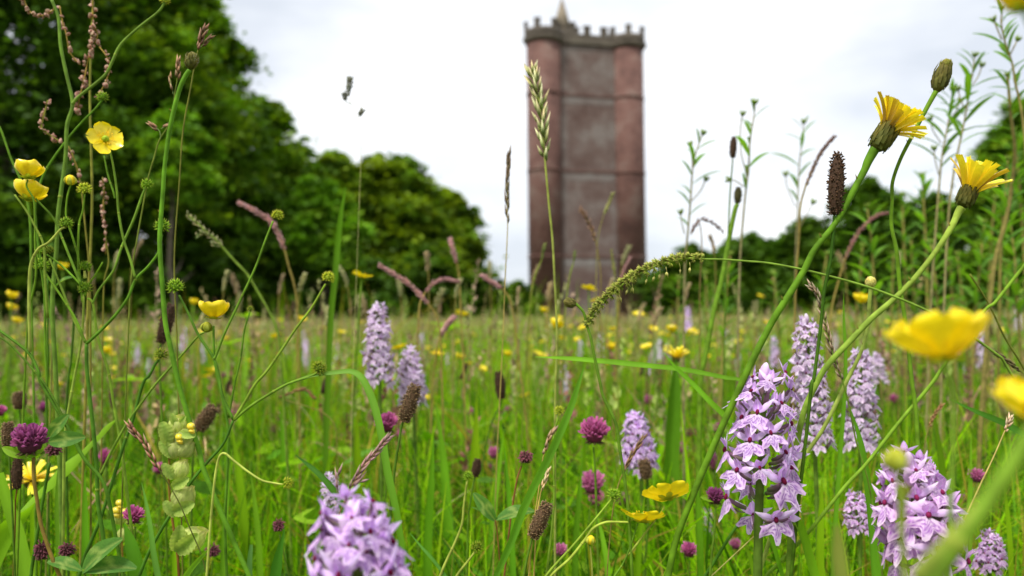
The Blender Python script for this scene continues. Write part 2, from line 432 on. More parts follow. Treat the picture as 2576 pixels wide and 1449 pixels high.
# ------------------------------------------------------------------ tower
def tower():
    def brick(name, c1, c2, c3, face=False):
        m = bpy.data.materials.new(name); m.use_nodes = True; t = m.node_tree; b = t.nodes['Principled BSDF']; l = t.links.new
        tc = t.nodes.new('ShaderNodeTexCoord'); n1 = t.nodes.new('ShaderNodeTexNoise'); n1.inputs['Scale'].default_value = .30; n1.inputs['Detail'].default_value = 7; n1.inputs['Roughness'].default_value = .62
        n2 = t.nodes.new('ShaderNodeTexNoise'); n2.inputs['Scale'].default_value = 2.5; n2.inputs['Detail'].default_value = 6
        bk = t.nodes.new('ShaderNodeTexBrick'); bk.inputs['Scale'].default_value = 1.0; bk.inputs['Brick Width'].default_value = .24; bk.inputs['Row Height'].default_value = .08
        bk.inputs['Mortar Size'].default_value = .007; bk.inputs['Color1'].default_value = (.9, .9, .9, 1); bk.inputs['Color2'].default_value = (1.1, 1.1, 1.1, 1); bk.inputs['Mortar'].default_value = (1.3, 1.4, 1.45, 1)
        mpp = t.nodes.new('ShaderNodeMapping'); mpp.inputs['Rotation'].default_value = (R(90), 0, 0)
        cr = t.nodes.new('ShaderNodeValToRGB'); e = cr.color_ramp.elements; e[0].position = .35; e[0].color = (*c1, 1); e[1].position = .66; e[1].color = (*c3, 1)
        e2 = e.new(.5); e2.color = (*c2, 1)
        mx = t.nodes.new('ShaderNodeMix'); mx.data_type = 'RGBA'; mx.blend_type = 'MULTIPLY'; mx.inputs[0].default_value = 1
        mx2 = t.nodes.new('ShaderNodeMix'); mx2.data_type = 'RGBA'; mx2.blend_type = 'OVERLAY'; mx2.inputs[0].default_value = .35
        l(tc.outputs['Object'], n1.inputs['Vector']); l(tc.outputs['Object'], n2.inputs['Vector']); l(tc.outputs['Object'], mpp.inputs['Vector']); l(mpp.outputs[0], bk.inputs['Vector'])
        l(n1.outputs['Fac'], cr.inputs['Fac']); l(cr.outputs['Color'], mx.inputs[6]); l(bk.outputs['Color'], mx.inputs[7])
        l(mx.outputs[2], mx2.inputs[6]); l(n2.outputs['Fac'], mx2.inputs[7]); l(mx2.outputs[2], b.inputs['Base Color'])
        b.inputs['Roughness'].default_value = .9
        return m
    red = brick('red_brick', (.066, .029, .022), (.108, .050, .038), (.138, .088, .070))
    grey = brick('weathered_brick', (0.082, 0.046, 0.037), (0.114, 0.076, 0.064), (0.156, 0.127, 0.113))
    lich = brick('lichened_mortar', (0.114, 0.084, 0.074), (0.150, 0.122, 0.110), (0.198, 0.180, 0.166))
    strip = brick('weathered_strip', (0.096, 0.062, 0.053), (0.130, 0.096, 0.084), (0.174, 0.149, 0.134))
    stone = brick('parapet_stone', (0.054, 0.042, 0.030), (0.078, 0.062, 0.046), (0.108, 0.089, 0.065))
    cone_m = brick('cone_stone', (.14, .11, .075), (.18, .145, .10), (.21, .17, .12))
    Dt = 121.0
    Lp = P(1374, 800, Dt); Lx = Lp.x
    rot = R(14); ex = Vector((math.cos(rot), math.sin(rot), 0)); ey = Vector((-math.sin(rot), math.cos(rot), 0))
    O = Vector((Lx, Lp.y, 0)); A = O; B = O + ex * 13.6; Cc = O + ex * 6.8 + ey * 11.6
    root = thing('brick_tower', 'tall red brick triangular tower with rounded corners and battlements beyond the meadow', 'tower', O)
    ztop = 42.3; rt = 2.55
    z_str = [34.5, 22.8, 9.8]
    def cyl(c, r, z0, z1, n=40, r2=None):
        mb = MB(); r2 = r if r2 is None else r2
        vs = []
        for i in range(n):
            a = 2 * math.pi * i / n
            vs += [Vector((c.x + r * math.cos(a), c.y + r * math.sin(a), z0)), Vector((c.x + r2 * math.cos(a), c.y + r2 * math.sin(a), z1))]
        fs = [(2 * i, 2 * ((i + 1) % n), 2 * ((i + 1) % n) + 1, 2 * i + 1) for i in range(n)]
        fs += [tuple(2 * i + 1 for i in range(n)), tuple(2 * i for i in reversed(range(n)))]
        mb.add(vs, fs, (.3, .3, .3)); return mb
    segs = [0.0] + z_str[::-1] + [ztop]
    for c, nm in ((A, 1), (B, 1), (Cc, 0)):
        zt = ztop if nm else ztop + 4.2
        tm = cyl(c, rt, 0, zt); tb = part('corner_turret', tm, red, root)
        for z in z_str: part('string_course', cyl(c, rt + .14, z - .12, z + .16), red, root)
        part('cornice', cyl(c, rt + .15, zt, zt + .7, r2=rt + .62), stone, root)
        part('parapet', cyl(c, rt + .32, zt + .7, zt + 1.9), stone, root)
    # faces
    tri = [A, B, Cc]
    for i in range(3):
        p, q = tri[i], tri[(i + 1) % 3]
        d = (q - p); Ln = d.length; d.normalize(); nrm = Vector((d.y, -d.x, 0))
        M3 = Matrix((d, nrm, Vector((0, 0, 1)))).transposed(); M = M3.to_4x4(); M.translation = p
        mb = MB(); mb.box(0.6, Ln - .6, -.8, .9, 0, ztop, M=M); part('wall', mb, grey, root, flat=True)
        for z in z_str:
            mb = MB(); mb.box(2.2, Ln - 2.2, .9, 1.05, z - .12, z + .16, M=M); part('string_course', mb, red, root, flat=True)
            mb = MB(); mb.box(2.6, Ln - 2.6, .9, .935, z - 1.3, z - .14, M=M); part('lichen_band', mb, lich, root, flat=True)
        for z0, z1 in ((.5, 8.3), (10.4, 21.2), (23.4, 32.8), (35.2, 41.6)):
            for xa, xb in ((2.6, 3.5), (Ln - 3.1, Ln - 2.7)):
                mb = MB(); mb.box(xa, xb, .9, .93, z0, z1, M=M)
                part('pilaster_strip', mb, strip if i == 0 else grey, root, flat=True)
        mb = MB(); mb.box(2.3, Ln - 2.3, -.7, 1.3, ztop + .12, ztop + .7, M=M); part('cornice', mb, stone, root, flat=True)
        mb = MB(); mb.box(2.3, Ln - 2.3, .6, 1.15, ztop + .7, ztop + 1.7, M=M); part('parapet', mb, stone, root, flat=True)
        for k in (0, 1, 2):
            xx = Ln * (.30 + .2 * k)
            mb = MB(); mb.box(xx - .48, xx + .48, .6, 1.15, ztop + 1.7, ztop + 2.85, M=M); mb.box(xx - .6, xx + .6, .52, 1.23, ztop + 2.85, ztop + 3.05, M=M)
            part('merlon', mb, stone, root, flat=True)
    for c, zt in ((A, ztop), (B, ztop), (Cc, ztop + 4.2)):
        for k in range(6):
            a = 2 * math.pi * (k + .15) / 6 + (.35 if c is B else 0)
            M = Matrix.Translation((c.x, c.y, 0)) @ Matrix.Rotation(a, 4, 'Z')
            mb = MB(); mb.box(rt - .15, rt + .32, -.42, .42, zt + 1.9, zt + 3.05, M=M); mb.box(rt - .22, rt + .42, -.5, .5, zt + 3.05, zt + 3.22, M=M)
            part('merlon', mb, stone, root, flat=True)
    part('spire', cyl(Cc, 2.1, ztop + 5.2, ztop + 12.4, r2=.12, n=24), cone_m, root)
    mb = cyl(Cc, .1, ztop + 12.4, ztop + 14.2, 8); part('finial', mb, stone, root)
tower()

# ------------------------------------------------------------------ trees
def crown_mesh(name, lobes, n_clump, n_leaf, size, cols, droop=0.3):
    "lobes: (cx,cy,cz,rx,ry,rz) relative to the tree base"
    Vs = []; Cs = []
    n_clump = int(n_clump * 1.35); size = size * 1.45
    lobes = np.array(lobes, float); vol = (lobes[:, 3] * lobes[:, 4] * lobes[:, 5]) ** (2 / 3); pr = vol / vol.sum()
    li = rng.choice(len(lobes), n_clump, p=pr)
    d = rng.normal(size=(n_clump, 3)); d /= np.linalg.norm(d, axis=1)[:, None]
    rad = np.clip(1.02 - np.abs(rng.normal(size=n_clump)) * .28, .15, 1.1)
    c = lobes[li, :3] + d * lobes[li, 3:] * rad[:, None]
    c[:, 2] = np.maximum(c[:, 2], .3)
    cr_ = (.14 + .13 * rng.random(n_clump)) * (lobes[li, 3:].mean(1))
    ccol = np.array(cols)[rng.integers(0, len(cols), n_clump)] * (.7 + .6 * rng.random((n_clump, 1)))
    n = n_clump * n_leaf; ci = np.repeat(np.arange(n_clump), n_leaf)
    off = rng.normal(size=(n, 3)) * cr_[ci][:, None]; off[:, 2] *= .45
    off[:, 2] -= droop * np.hypot(off[:, 0], off[:, 1])
    p = c[ci] + off
    s = size * (.6 + .8 * rng.random(n))[:, None]
    a = rng.normal(size=(n, 3)); a[:, 2] *= .35; a /= np.linalg.norm(a, axis=1)[:, None]
    b = np.cross(a, rng.normal(size=(n, 3)) * .5 + np.array([0, 0, 1.0])); b /= np.linalg.norm(b, axis=1)[:, None] + 1e-9
    q = np.stack([p - a * s, p - b * s * .55, p + a * s, p + b * s * .55], 1)
    col = ccol[ci] * (.85 + .3 * rng.random((n, 1)))
    return np_mesh(name, q.reshape(-1, 3), np.arange(n * 4).reshape(n, 4), np.repeat(col, 4, 0), M_CROWN)
def trunk_mesh(h, r, limbs, spread):
    mb = MB(); pts = [Vector((random.uniform(-1, 1) * .15 * i, random.uniform(-1, 1) * .15 * i, h * i / 6)) for i in range(7)]
    mb.tube(pts, [r * 1.35, r, r * .85, r * .7, r * .5, r * .3, r * .12], 9, (.09, .075, .055))
    for k in range(limbs):
        z = random.uniform(.22, .8); b = pts[0].lerp(pts[-1], z); b = Vector((pts[int(z * 6)].x, pts[int(z * 6)].y, h * z))
        a = 6.283 * k / limbs + random.uniform(-.4, .4); e = b + Vector((math.cos(a), math.sin(a), .55)) * spread * random.uniform(.5, .85) * (1.15 - z)
        m_ = b.lerp(e, .5) + Vector((0, 0, -.06 * spread))
        mb.tube(smooth([b, m_, e]), [r * .42, r * .25, r * .06], 6, (.09, .075, .055))
    return mb
TCOL = {'dark': [(0.058, 0.146, 0.009), (0.088, 0.200, 0.012), (0.127, 0.255, 0.014), (0.074, 0.164, 0.014)],
        'mid': [(0.108, 0.255, 0.012), (0.156, 0.328, 0.014), (0.215, 0.364, 0.017), (0.088, 0.200, 0.014)],
        'bright': [(0.146, 0.346, 0.019), (0.195, 0.428, 0.023), (0.234, 0.437, 0.029), (0.108, 0.255, 0.017)],
        'gold': [(0.195, 0.309, 0.014), (0.234, 0.346, 0.017), (0.146, 0.273, 0.014), (0.098, 0.200, 0.014)]}
def tree(label, x, ytop, wpx, D, kind, ylow=800, nc=260, nl=60, size=.2, seed=1, shape='round', name='broadleaf_tree', cat='tree', group=None):
    global rng
    rs = random.Random(seed)
    b = P(x, 805, D); b.z = 0
    top = P(x, ytop, D).z; w = S(wpx, D) / 2
    lobes = []
    zl = max(0.2, P(x, ylow, D).z)
    H = top - zl
    N = 16 if shape == 'round' else 18
    for i in range(N):
        t = (i + .5) / N
        prof = (math.sqrt(max(0, 1 - (max(0, t - .25) / .78) ** 2)) if shape == 'round' else (1 - t) ** .6 * .9 + .15)
        prof = max(.22, prof)
        a = i * 2.4 + rs.uniform(-.5, .5); rr = w * prof * rs.uniform(.35, .62)
        lr = w * rs.uniform(.30, .46) * (.6 + .4 * prof)
        lobes.append((math.cos(a) * rr, math.sin(a) * rr, zl + H * t * .93, lr, lr, min(lr * .75, H * .2)))
    lobes.append((0, 0, zl + H * .45, w * .55, w * .55, H * .42)); lobes.append((0, 0, top - H * .12, w * .28, w * .28, H * .12))
    root = thing(name, label, cat, b, group)
    tm = trunk_mesh(top * .85, max(.12, w * .055), 7, w)
    tm.v = [tuple(Vector(v) + b) for v in tm.v]
    part('trunk', tm, M_BARK, root)
    link('crown', crown_mesh('crown', lobes, nc, nl, size, TCOL[kind]), Matrix.Translation(b), root)
tree('huge dark tree at the left edge of the photo, crown running off the top', 10, -560, 760, 44, 'dark', nc=620, nl=90, size=.17, seed=2)
tree('tall dark green tree second from the left edge', 330, -260, 620, 50, 'mid', nc=560, nl=90, size=.18, seed=3)
tree('tall tree at the right end of the tall trees, its edge against the white sky', 500, -40, 400, 58, 'mid', nc=800, nl=80, size=.18, seed=4, ylow=760)
tree('grey green conical tree stepping down from the tall trees to the rounded one', 672, 215, 300, 66, 'mid', nc=520, nl=80, size=.18, seed=5, shape='cone')
tree('small tree tucked against the foot of the grey green conical tree', 755, 335, 200, 70, 'mid', nc=320, nl=70, size=.18, seed=6)
tree('wide round tree with olive top standing left of the tower', 990, 408, 440, 82, 'gold', nc=800, nl=90, size=.24, seed=7)
tree('round tree filling the dip between the conical tree and the wide olive topped one', 845, 375, 320, 78, 'gold', nc=620, nl=90, size=.23, seed=17)
tree('lower dark tree closing the gap on the right flank of the wide round tree', 1125, 478, 240, 88, 'gold', nc=420, nl=70, size=.26, seed=8)
tree('bright green leafy young tree in front of the wide round tree', 810, 455, 290, 56, 'bright', nc=330, nl=60, size=.15, seed=9, ylow=690)
tree('bright green spray of a small tree in front of the tall dark trees', 440, 255, 240, 40, 'bright', nc=170, nl=60, size=.13, seed=10, ylow=470)
for i, (x_, yt, w_, D_) in enumerate(((120, 600, 300, 42), (330, 620, 300, 45), (540, 610, 280, 50), (700, 620, 260, 56), (880, 640, 260, 66), (1060, 640, 260, 76), (1210, 680, 180, 84), (1310, 705, 130, 95))):
    tree(['shadowy understorey bush at the foot of the leftmost tree', 'dark low bush under the second tree from the left', 'dark bush below the end of the tall trees', 'low dark bush under the conical tree', 'dark bush under the left side of the wide round tree', 'dark bush under the middle of the wide round tree', 'low bush at the right foot of the wide round tree', 'small green bush touching the left foot of the tower'][i],
         x_, yt, w_, D_, 'dark' if i < 7 else 'mid', nc=150, nl=60, size=.2, seed=20 + i, name='bush', cat='bush')
tree('low dark tree at the right foot of the tower', 1745, 632, 300, 112, 'dark', nc=340, nl=70, size=.30, seed=31)
tree('mid green tree second right of the tower', 1890, 592, 320, 104, 'dark', nc=420, nl=70, size=.28, seed=32)
tree('rounded tree at the middle of the right hand wood', 2030, 545, 300, 98, 'dark', nc=420, nl=70, size=.26, seed=33)
tree('tallest greyish tree of the right hand wood with a feathery top', 2190, 445, 280, 92, 'dark', nc=480, nl=70, size=.25, seed=34)
tree('lower tree behind the leaning hawkbit stems at right', 2350, 490, 320, 84, 'dark', nc=460, nl=70, size=.24, seed=35)
tree('dark tree at the right edge of the photo behind the tall leafy stems', 2590, 235, 330, 60, 'mid', nc=620, nl=80, size=.18, seed=36)

def far_wood():
    Vs = []; Fs = []; Cs = []; off = 0
    lob = []
    for i in range(150):
        x_ = -700 + i * 26.0 + random.uniform(-10, 10)
        if 1225 < x_ < 1335: ht = 60
        elif x_ < 1225: ht = 190
        else: ht = 95 + 60 * math.sin(x_ * .011) ** 2 if x_ > 1620 else 70
        D_ = 138 + random.uniform(-8, 8)
        c = P(x_, 805, D_); h = S(ht * random.uniform(.8, 1.1), D_)
        lob.append((c.x, c.y, h * .45, 3.2, 3.2, h * .55))
    me = crown_mesh('far_wood', lob, 2300, 34, .38, TCOL['dark'])
    o = link('far_wood', me, Matrix.Identity(4)); tag(o, 'dark line of distant woodland closing the far side of the meadow', 'woodland', kind='stuff')
far_wood()

# ================================================================== PLANT KIT
CAMV = {'r': CAM_R @ Vector((1, 0, 0)), 'u': CAM_R @ Vector((0, 1, 0)), 'f': CAM_R @ Vector((0, 0, -1))}
def CV(a, b, c):        # direction from right, up, away
    return (CAMV['r'] * a + CAMV['u'] * b + CAMV['f'] * c).normalized()
def path(pts, d, ground=True, d2=None, n=6, lean=.02):
    m = len(pts); o = []
    for i, p in enumerate(pts):
        dd = p[2] if len(p) > 2 else (d if d2 is None else d + (d2 - d) * i / max(1, m - 1))
        o.append(P(p[0], p[1], dd))
    if m > 3:
        for i in range(1, m - 1): o[i] += CV(random.uniform(-1, 1), 0, random.uniform(-1.5, 1.5)) * S(1.6, d)
    w = smooth(o, n=n)
    if ground and w[-1].z > 0.004:
        a = w[-1]; t = (w[-1] - w[-2]).normalized()
        k = a.z
        hx = Vector((t.x, t.y, 0)) * min(k * .8, .35) * .6
        e = Vector((a.x + hx.x, a.y + hx.y, -.003))
        m_ = a.lerp(e, .45) + hx * .18
        w += smooth([a, m_, e], n=4)[1:]
    return w
def base_of(pts): b = pts[-1].copy(); b.z = 0; return b

# ---- petals, shared meshes
def petal_fn(L_, w, a0, a1, cup, col, col2=None, notch=0.0, vein=0.06, frill=0.0, seed=0, claw=.25):
    rs = random.Random(seed); ph = rs.uniform(0, 6)
    def fn(u, v):
        y = 0; z = 0; N = 8
        for k in range(N):
            s = v * (k + .5) / N; a = a0 + (a1 - a0) * s
            y += math.sin(a) * v / N * L_; z += math.cos(a) * v / N * L_
        ww = w * (claw + (1 - claw) * math.sin(min(1, v * 1.25) * math.pi / 2)) * math.sqrt(max(0, 1 - max(0, (v - .55) / .46) ** 2.6))
        ww = max(ww, .02 * w)
        x = u * ww * .5
        a = a0 + (a1 - a0) * v
        lift = cup * w * (u * u) * math.sin(min(1, v * 1.3) * math.pi * .6)
        y += -math.cos(a) * lift * .9; z += math.sin(a) * lift * .9
        k = 1 - notch * math.exp(-(u / .25) ** 2) * max(0, v - .7) * 3 + frill * math.sin(u * 7 + ph) * v ** 3
        c = col if col2 is None else mixc(col, col2, v)
        c = tuple(q * (1 - vein * (.5 + .5 * math.cos(u * 26))) for q in c)
        return Vector((x, y * k, z * k)), c
    return fn
def petal_mesh(name, mat, nu=8, nv=8, **kw):
    mb = MB(); mb.grid(petal_fn(**kw), nu, nv); return mb.mesh(name, mat)
BUT_BOWL = [petal_mesh('petal', M_YEL, L_=1.28, w=1.2, a0=R(80), a1=R(2 + 8 * k), cup=.24, col=YEL2, col2=YEL, notch=.12 * (k % 2), frill=.015, seed=k) for k in range(3)]
BUT_OPEN = [petal_mesh('petal', M_YEL, L_=1.1, w=1.08, a0=R(80), a1=R(64 + 6 * k), cup=.13, col=YEL2, col2=YEL, notch=.2 * (k % 2) + .05, frill=.02, seed=k + 5) for k in range(3)]
def but_centre():
    mb = MB(); I = Matrix.Identity(3)
    mb.ell((0, 0, .18), I, (.21, .21, .22), (.33, .48, .05), 8, 5, bump=.12)
    for k in range(26):
        a = k * 2.4; r = .10 + .1 * random.random(); d = Vector((math.cos(a) * (.5 + .5 * random.random()), math.sin(a) * (.5 + .5 * random.random()), .75)).normalized()
        p = Vector((math.cos(a) * r, math.sin(a) * r, .08)); l_ = .28 + .16 * random.random()
        mb.tube([p, p + d * l_ * .6, p + d * l_ + Vector((0, 0, .03))], .008, 3, (.8, .68, .1), cap=False)
        mb.ell(p + d * l_, frame(d), (.024, .024, .045), (.85, .62, .05), 5, 3)
    for k in range(18):
        d = Vector((math.cos(k * 2.4) * .8, math.sin(k * 2.4) * .8, .3 + .06 * k)).normalized()
        mb.spike(Vector((0, 0, .16)) + d * .13, d, .1, .07, (.42, .55, .07))
    return mb.mesh('flower_centre', M_SEED)
BUT_CUP = [petal_mesh('petal', M_YEL, nu=12, nv=12, L_=1.25, w=1.3, a0=R(66), a1=R(26 + 8 * k), cup=.16, col=YEL2, col2=YEL, notch=.1 * (k % 2), frill=.03, seed=k + 9) for k in range(3)]
BUT_CEN = but_centre()
def but_sepal():
    mb = MB(); mb.grid(petal_fn(L_=.5, w=.32, a0=R(100), a1=R(60), cup=.15, col=(.30, .40, .06), col2=(.45, .5, .08)), 4, 4); return mb.mesh('sepal', M_LEAF)
BUT_SEP = but_sepal()
def seed_head_mesh(kind):
    mb = MB(); I = Matrix.Identity(3)
    c0 = {'g': (.17, .34, .02), 'y': (.38, .48, .04), 'd': (.15, .22, .02)}[kind]; c1 = {'g': (.30, .45, .06), 'y': (.55, .58, .10), 'd': (.30, .36, .05)}[kind]
    mb.ell((0, 0, 0), I, (.42, .42, .46), mixc(c0, G_DARK, .5), 10, 7)
    for k in range(44):
        z = 1 - (k + .5) / 44 * 1.75; a = k * 2.4
        r = math.sqrt(max(0, 1 - z * z)); d = Vector((r * math.cos(a), r * math.sin(a), z + .12)).normalized()
        p = d * .42
        dd = (d + Vector((random.uniform(-.18, .18), random.uniform(-.18, .18), .15))).normalized()
        mb.spike(p, dd, .50 + random.uniform(0, .18), .20, jit(c0, .25), jit(c1, .1), 4, .5)
        t = p + dd * .46; mb.spike(t, (dd + Vector((random.uniform(-.5, .5), random.uniform(-.5, .5), .5))).normalized(), .24, .06, c1, (.5, .55, .2), 3, .3)
    for k in range(5):
        a = k * 1.256; d = Vector((math.cos(a), math.sin(a), -.9)).normalized(); mb.spike(d * .4, d, .35, .1, (.4, .38, .15), DRY, 3)
    return mb.mesh('seed_head', M_SEED)
SEEDH = {k: seed_head_mesh(k) for k in 'gyd'}
def bud_mesh(kind):
    mb = MB(); I = Matrix.Identity(3)
    if kind == 'yellow': mb.ell((0, 0, 0), I, (.9, .9, .95), (.62, .60, .05), 10, 7, (.75, .62, .04))
    elif kind == 'green': mb.ell((0, 0, 0), I, (.9, .9, 1.0), (.22, .30, .05), 10, 7, (.40, .42, .06))
    for k in range(5):
        a = k * 1.256
        pts = [Vector((math.cos(a) * r, math.sin(a) * r, z)) for r, z in ((.35, -.85), (.85, -.45), (.95, .1), (.7, .6), (.3, .85))]
        mb.blade(smooth(pts, n=3), [.5, .8, .7, .3, .05], Vector((-math.sin(a), math.cos(a), 0)), (.26, .36, .06), (.42, .45, .10), fold=-.1)
    return mb.mesh('bud', M_SEED)
BUDM = {k: bud_mesh(k) for k in ('yellow', 'green')}

def flower_but(parent, loc, n, px, d, kind='bowl', roll=0.0, petals=5, skip=(), tilts={}):
    "a buttercup flower: centre, sepals and five petals"
    s = S(px, d) * .5 * (1.02 if kind == 'bowl' else .9)
    M = mat4(loc, frame(n, (0, 0, 1) if abs(Vector(n).z) < .9 else (0, 1, 0), roll), s)
    f = link('flower', BUT_CEN, M, parent)
    ms = {'bowl': BUT_BOWL, 'open': BUT_OPEN, 'cup': BUT_CUP}[kind]
    for k in range(5):
        if k in skip: continue
        q = M @ Matrix.Rotation(k * 2 * math.pi / 5 + random.uniform(-.1, .1), 4, 'Z') @ Matrix.Translation((0, 0.03, .004 * (k % 2))) @ Matrix.Rotation(random.uniform(-.14, .14) + tilts.get(k, 0), 4, 'X')
        link('petal', ms[k % 3], q, f)
    for k in range(5):
        q = M @ Matrix.Rotation((k + .5) * 2 * math.pi / 5, 4, 'Z') @ Matrix.Translation((0, 0, -.05))
        link('sepal', BUT_SEP, q, f)
    return f
def head_at(parent, x, y, d, px, kind, n=None):
    n = n or CV(random.uniform(-.3, .3), 1, random.uniform(-.3, .3))
    s = S(px, d) * .5
    me = SEEDH[kind] if kind in SEEDH else BUDM[kind]
    if kind in SEEDH: s *= 1.06
    o = link('seed_head' if kind in SEEDH else 'bud', me, mat4(P(x, y, d), frame(n, roll=random.uniform(0, 6)), s), parent)
    return o

def but_plant(label, d, stems, heads=(), flowers=(), col=(.12, .25, .03), group='buttercup plants', leaves=()):
    "stems: (points, width px, grounded?, colour) ; heads: (x,y,px,kind[,d]) ; flowers: (x,y,px,n,kind[,d,roll,skip])"
    mb = MB(); base = None
    for st in stems:
        pts, w = st[0], st[1]; gr = st[2] if len(st) > 2 else False; c = st[3] if len(st) > 3 else jit(col, .15)
        dd = st[4] if len(st) > 4 else d
        wp = path(pts, dd, gr)
        if gr and base is None: base = base_of(wp)
        r = S(w, d) / 2
        mb.tube(wp, [r * .8, r, r * 1.15], 7, c)
        for _ in range(1 if len(pts) > 3 else 0):      # node
            q = wp[len(wp) // 2]; mb.ell(q, Matrix.Identity(3), (r * 1.35, r * 1.35, r * 1.2), mixc(c, (.3, .35, .1), .4), 6, 4)
    root = thing('buttercup_plant', label, 'wildflower', base or Vector((0, 0, 0)), group)
    part('stem', mb, M_STEM, root)
    for h in heads: head_at(root, h[0], h[1], h[4] if len(h) > 4 else d, h[2], h[3], h[5] if len(h) > 5 else None)
    for f in flowers:
        dd = f[5] if len(f) > 5 else d
        flower_but(root, P(f[0], f[1], dd), f[3], f[2], dd, f[4], f[6] if len(f) > 6 else 0, tilts=f[7] if len(f) > 7 else {})
    for lf in leaves:
        mb = MB(); mb.blade(path(lf[0], d, False), lf[1] if not isinstance(lf[1], (int, float)) else S(lf[1], d), CAMV['u'], lf[2]); part('leaf', mb, M_LEAF, root)
    return root

# ---- orchid
def floret_meshes(pal, seed):
    rs = random.Random(seed); random.seed(seed)
    base, pale, mark, throat = pal
    mb = MB()
    V = Vector
    mb.tube(smooth([V((0, 0, -.05)), V((0, .22, .0)), V((0, .48, .12))]), [.045, .06, .04], 6, (.16, .20, .06), (.30, .14, .25))
    mb.tube(smooth([V((0, .5, .1)), V((0, .40, -.05)), V((0, .26, -.2))]), [.055, .045, .02], 6, base, pale)
    mb.blade(smooth([V((0, .03, -.14)), V((0, .22, -.12)), V((0, .44, .0))]), [.12, .12, .01], (1, 0, 0), (.14, .20, .05), (.22, .10, .14))
    def sep(p, d, L_, w, curl, c1, c2):
        m3 = frame(d, (0, 1, 0)); pts = []
        for k in range(5):
            t = k / 4; pts.append(V(p) + V(d).normalized() * L_ * t + V(curl) * t * t)
        mb.blade(smooth(pts, n=2), [w * .45, w * .95, w, w * .6, .01], V(d).cross(V((0, 1, 0))) + V((0.01, 0, 0)), c1, c2, fold=.22)
    j = lambda a: rs.uniform(-a, a)
    sep((-.03, .5, .17), (-.78, .28, .50 + j(.3)), .52, .17, (-.04, -.10, .08), base, pale)
    sep((.03, .5, .17), (.78, .28, .50 + j(.3)), .52, .17, (.04, -.10, .08), base, pale)
    sep((0, .5, .2), (0, .25, 1), .34, .16, (0, .14, -.04), pale, base)
    sep((-.05, .5, .18), (-.28, .35, .85), .30, .13, (.1, .1, 0), base, base)
    sep((.05, .5, .18), (.28, .35, .85), .30, .13, (-.1, .1, 0), base, base)
    mb.ell((0, .54, .16), frame((0, 1, .2)), (.055, .085, .05), throat, 7, 5)
    def fn(u, v):
        A = u * (.94 + .04 * seed % .1)
        lob = .45 + (.115 * math.cos(u * math.pi * 3.0) + .03 * math.cos(u * 21 + seed)) * (.3 + .7 * v)
        if abs(u) < .22: lob += .03
        r = .05 + lob * v
        x = math.sin(A) * r * 1.05; dn = math.cos(A) * r
        y = .52 + .30 * dn * .9 - .10 * v * v * abs(u) + .03 * math.sin(u * 9) * v
        z = .13 - dn * .92 + .08 * abs(u) * v
        # purple loops and dashes
        dd = math.sqrt(((abs(u) - .36) / .30) ** 2 + ((v - .52) / .34) ** 2)
        m = 1.0 if .70 < dd < 1.08 else 0.0
        if v > .3 + .2 * math.sin(u * 9 + seed) and abs(math.sin(u * 15 + seed + v * 2)) > .84 and v < .84: m = 1.0
        if dd < .3: m = .85
        if abs(u) < .09 and .12 < v < .75: m = .9
        if v > .9: m = 0
        c = mixc(pale, base, min(1, .25 + v * .6 * abs(u) * 1.3))
        return V((x, y, z)), mixc(c, mark, m * (.62 + .3 * math.sin(u * 31 + v * 23 + seed)))
    ml = MB(); ml.grid(fn, 18, 12)
    return mb, ml
PALS = {'lilac': ((.66, .41, .72), (.85, .72, .86), (.20, .03, .36), (.20, .01, .05)),
        'pale': ((.68, .51, .68), (.87, .78, .86), (.20, .05, .26), (.15, .03, .08)),
        'pink': ((.68, .41, .68), (.87, .74, .85), (.28, .04, .42), (.26, .02, .09))}
FLO = {}
for k, v in PALS.items():
    FLO[k] = []
    for s_ in range(4):
        a, b = floret_meshes(v, 3 + s_)
        FLO[k].append((a, b, a.mesh('floret', M_PETAL), b.mesh('lip', M_PETAL)))
random.seed(5)
def budlet_mb(pal):
    mb = MB(); V = Vector
    mb.tube(smooth([V((0, 0, 0)), V((0, .15, .12)), V((0, .25, .32))]), [.05, .07, .06], 6, (.2, .17, .08), (.38, .2, .32))
    mb.ell((0, .30, .50), frame((0, .3, 1)), (.12, .12, .24), pal[0], 8, 6, pal[1], taper=.2)
    return mb
BUDL = {k: budlet_mb(v) for k, v in PALS.items()}
BUDLM = {k: v.mesh('bud', M_PETAL) for k, v in BUDL.items()}
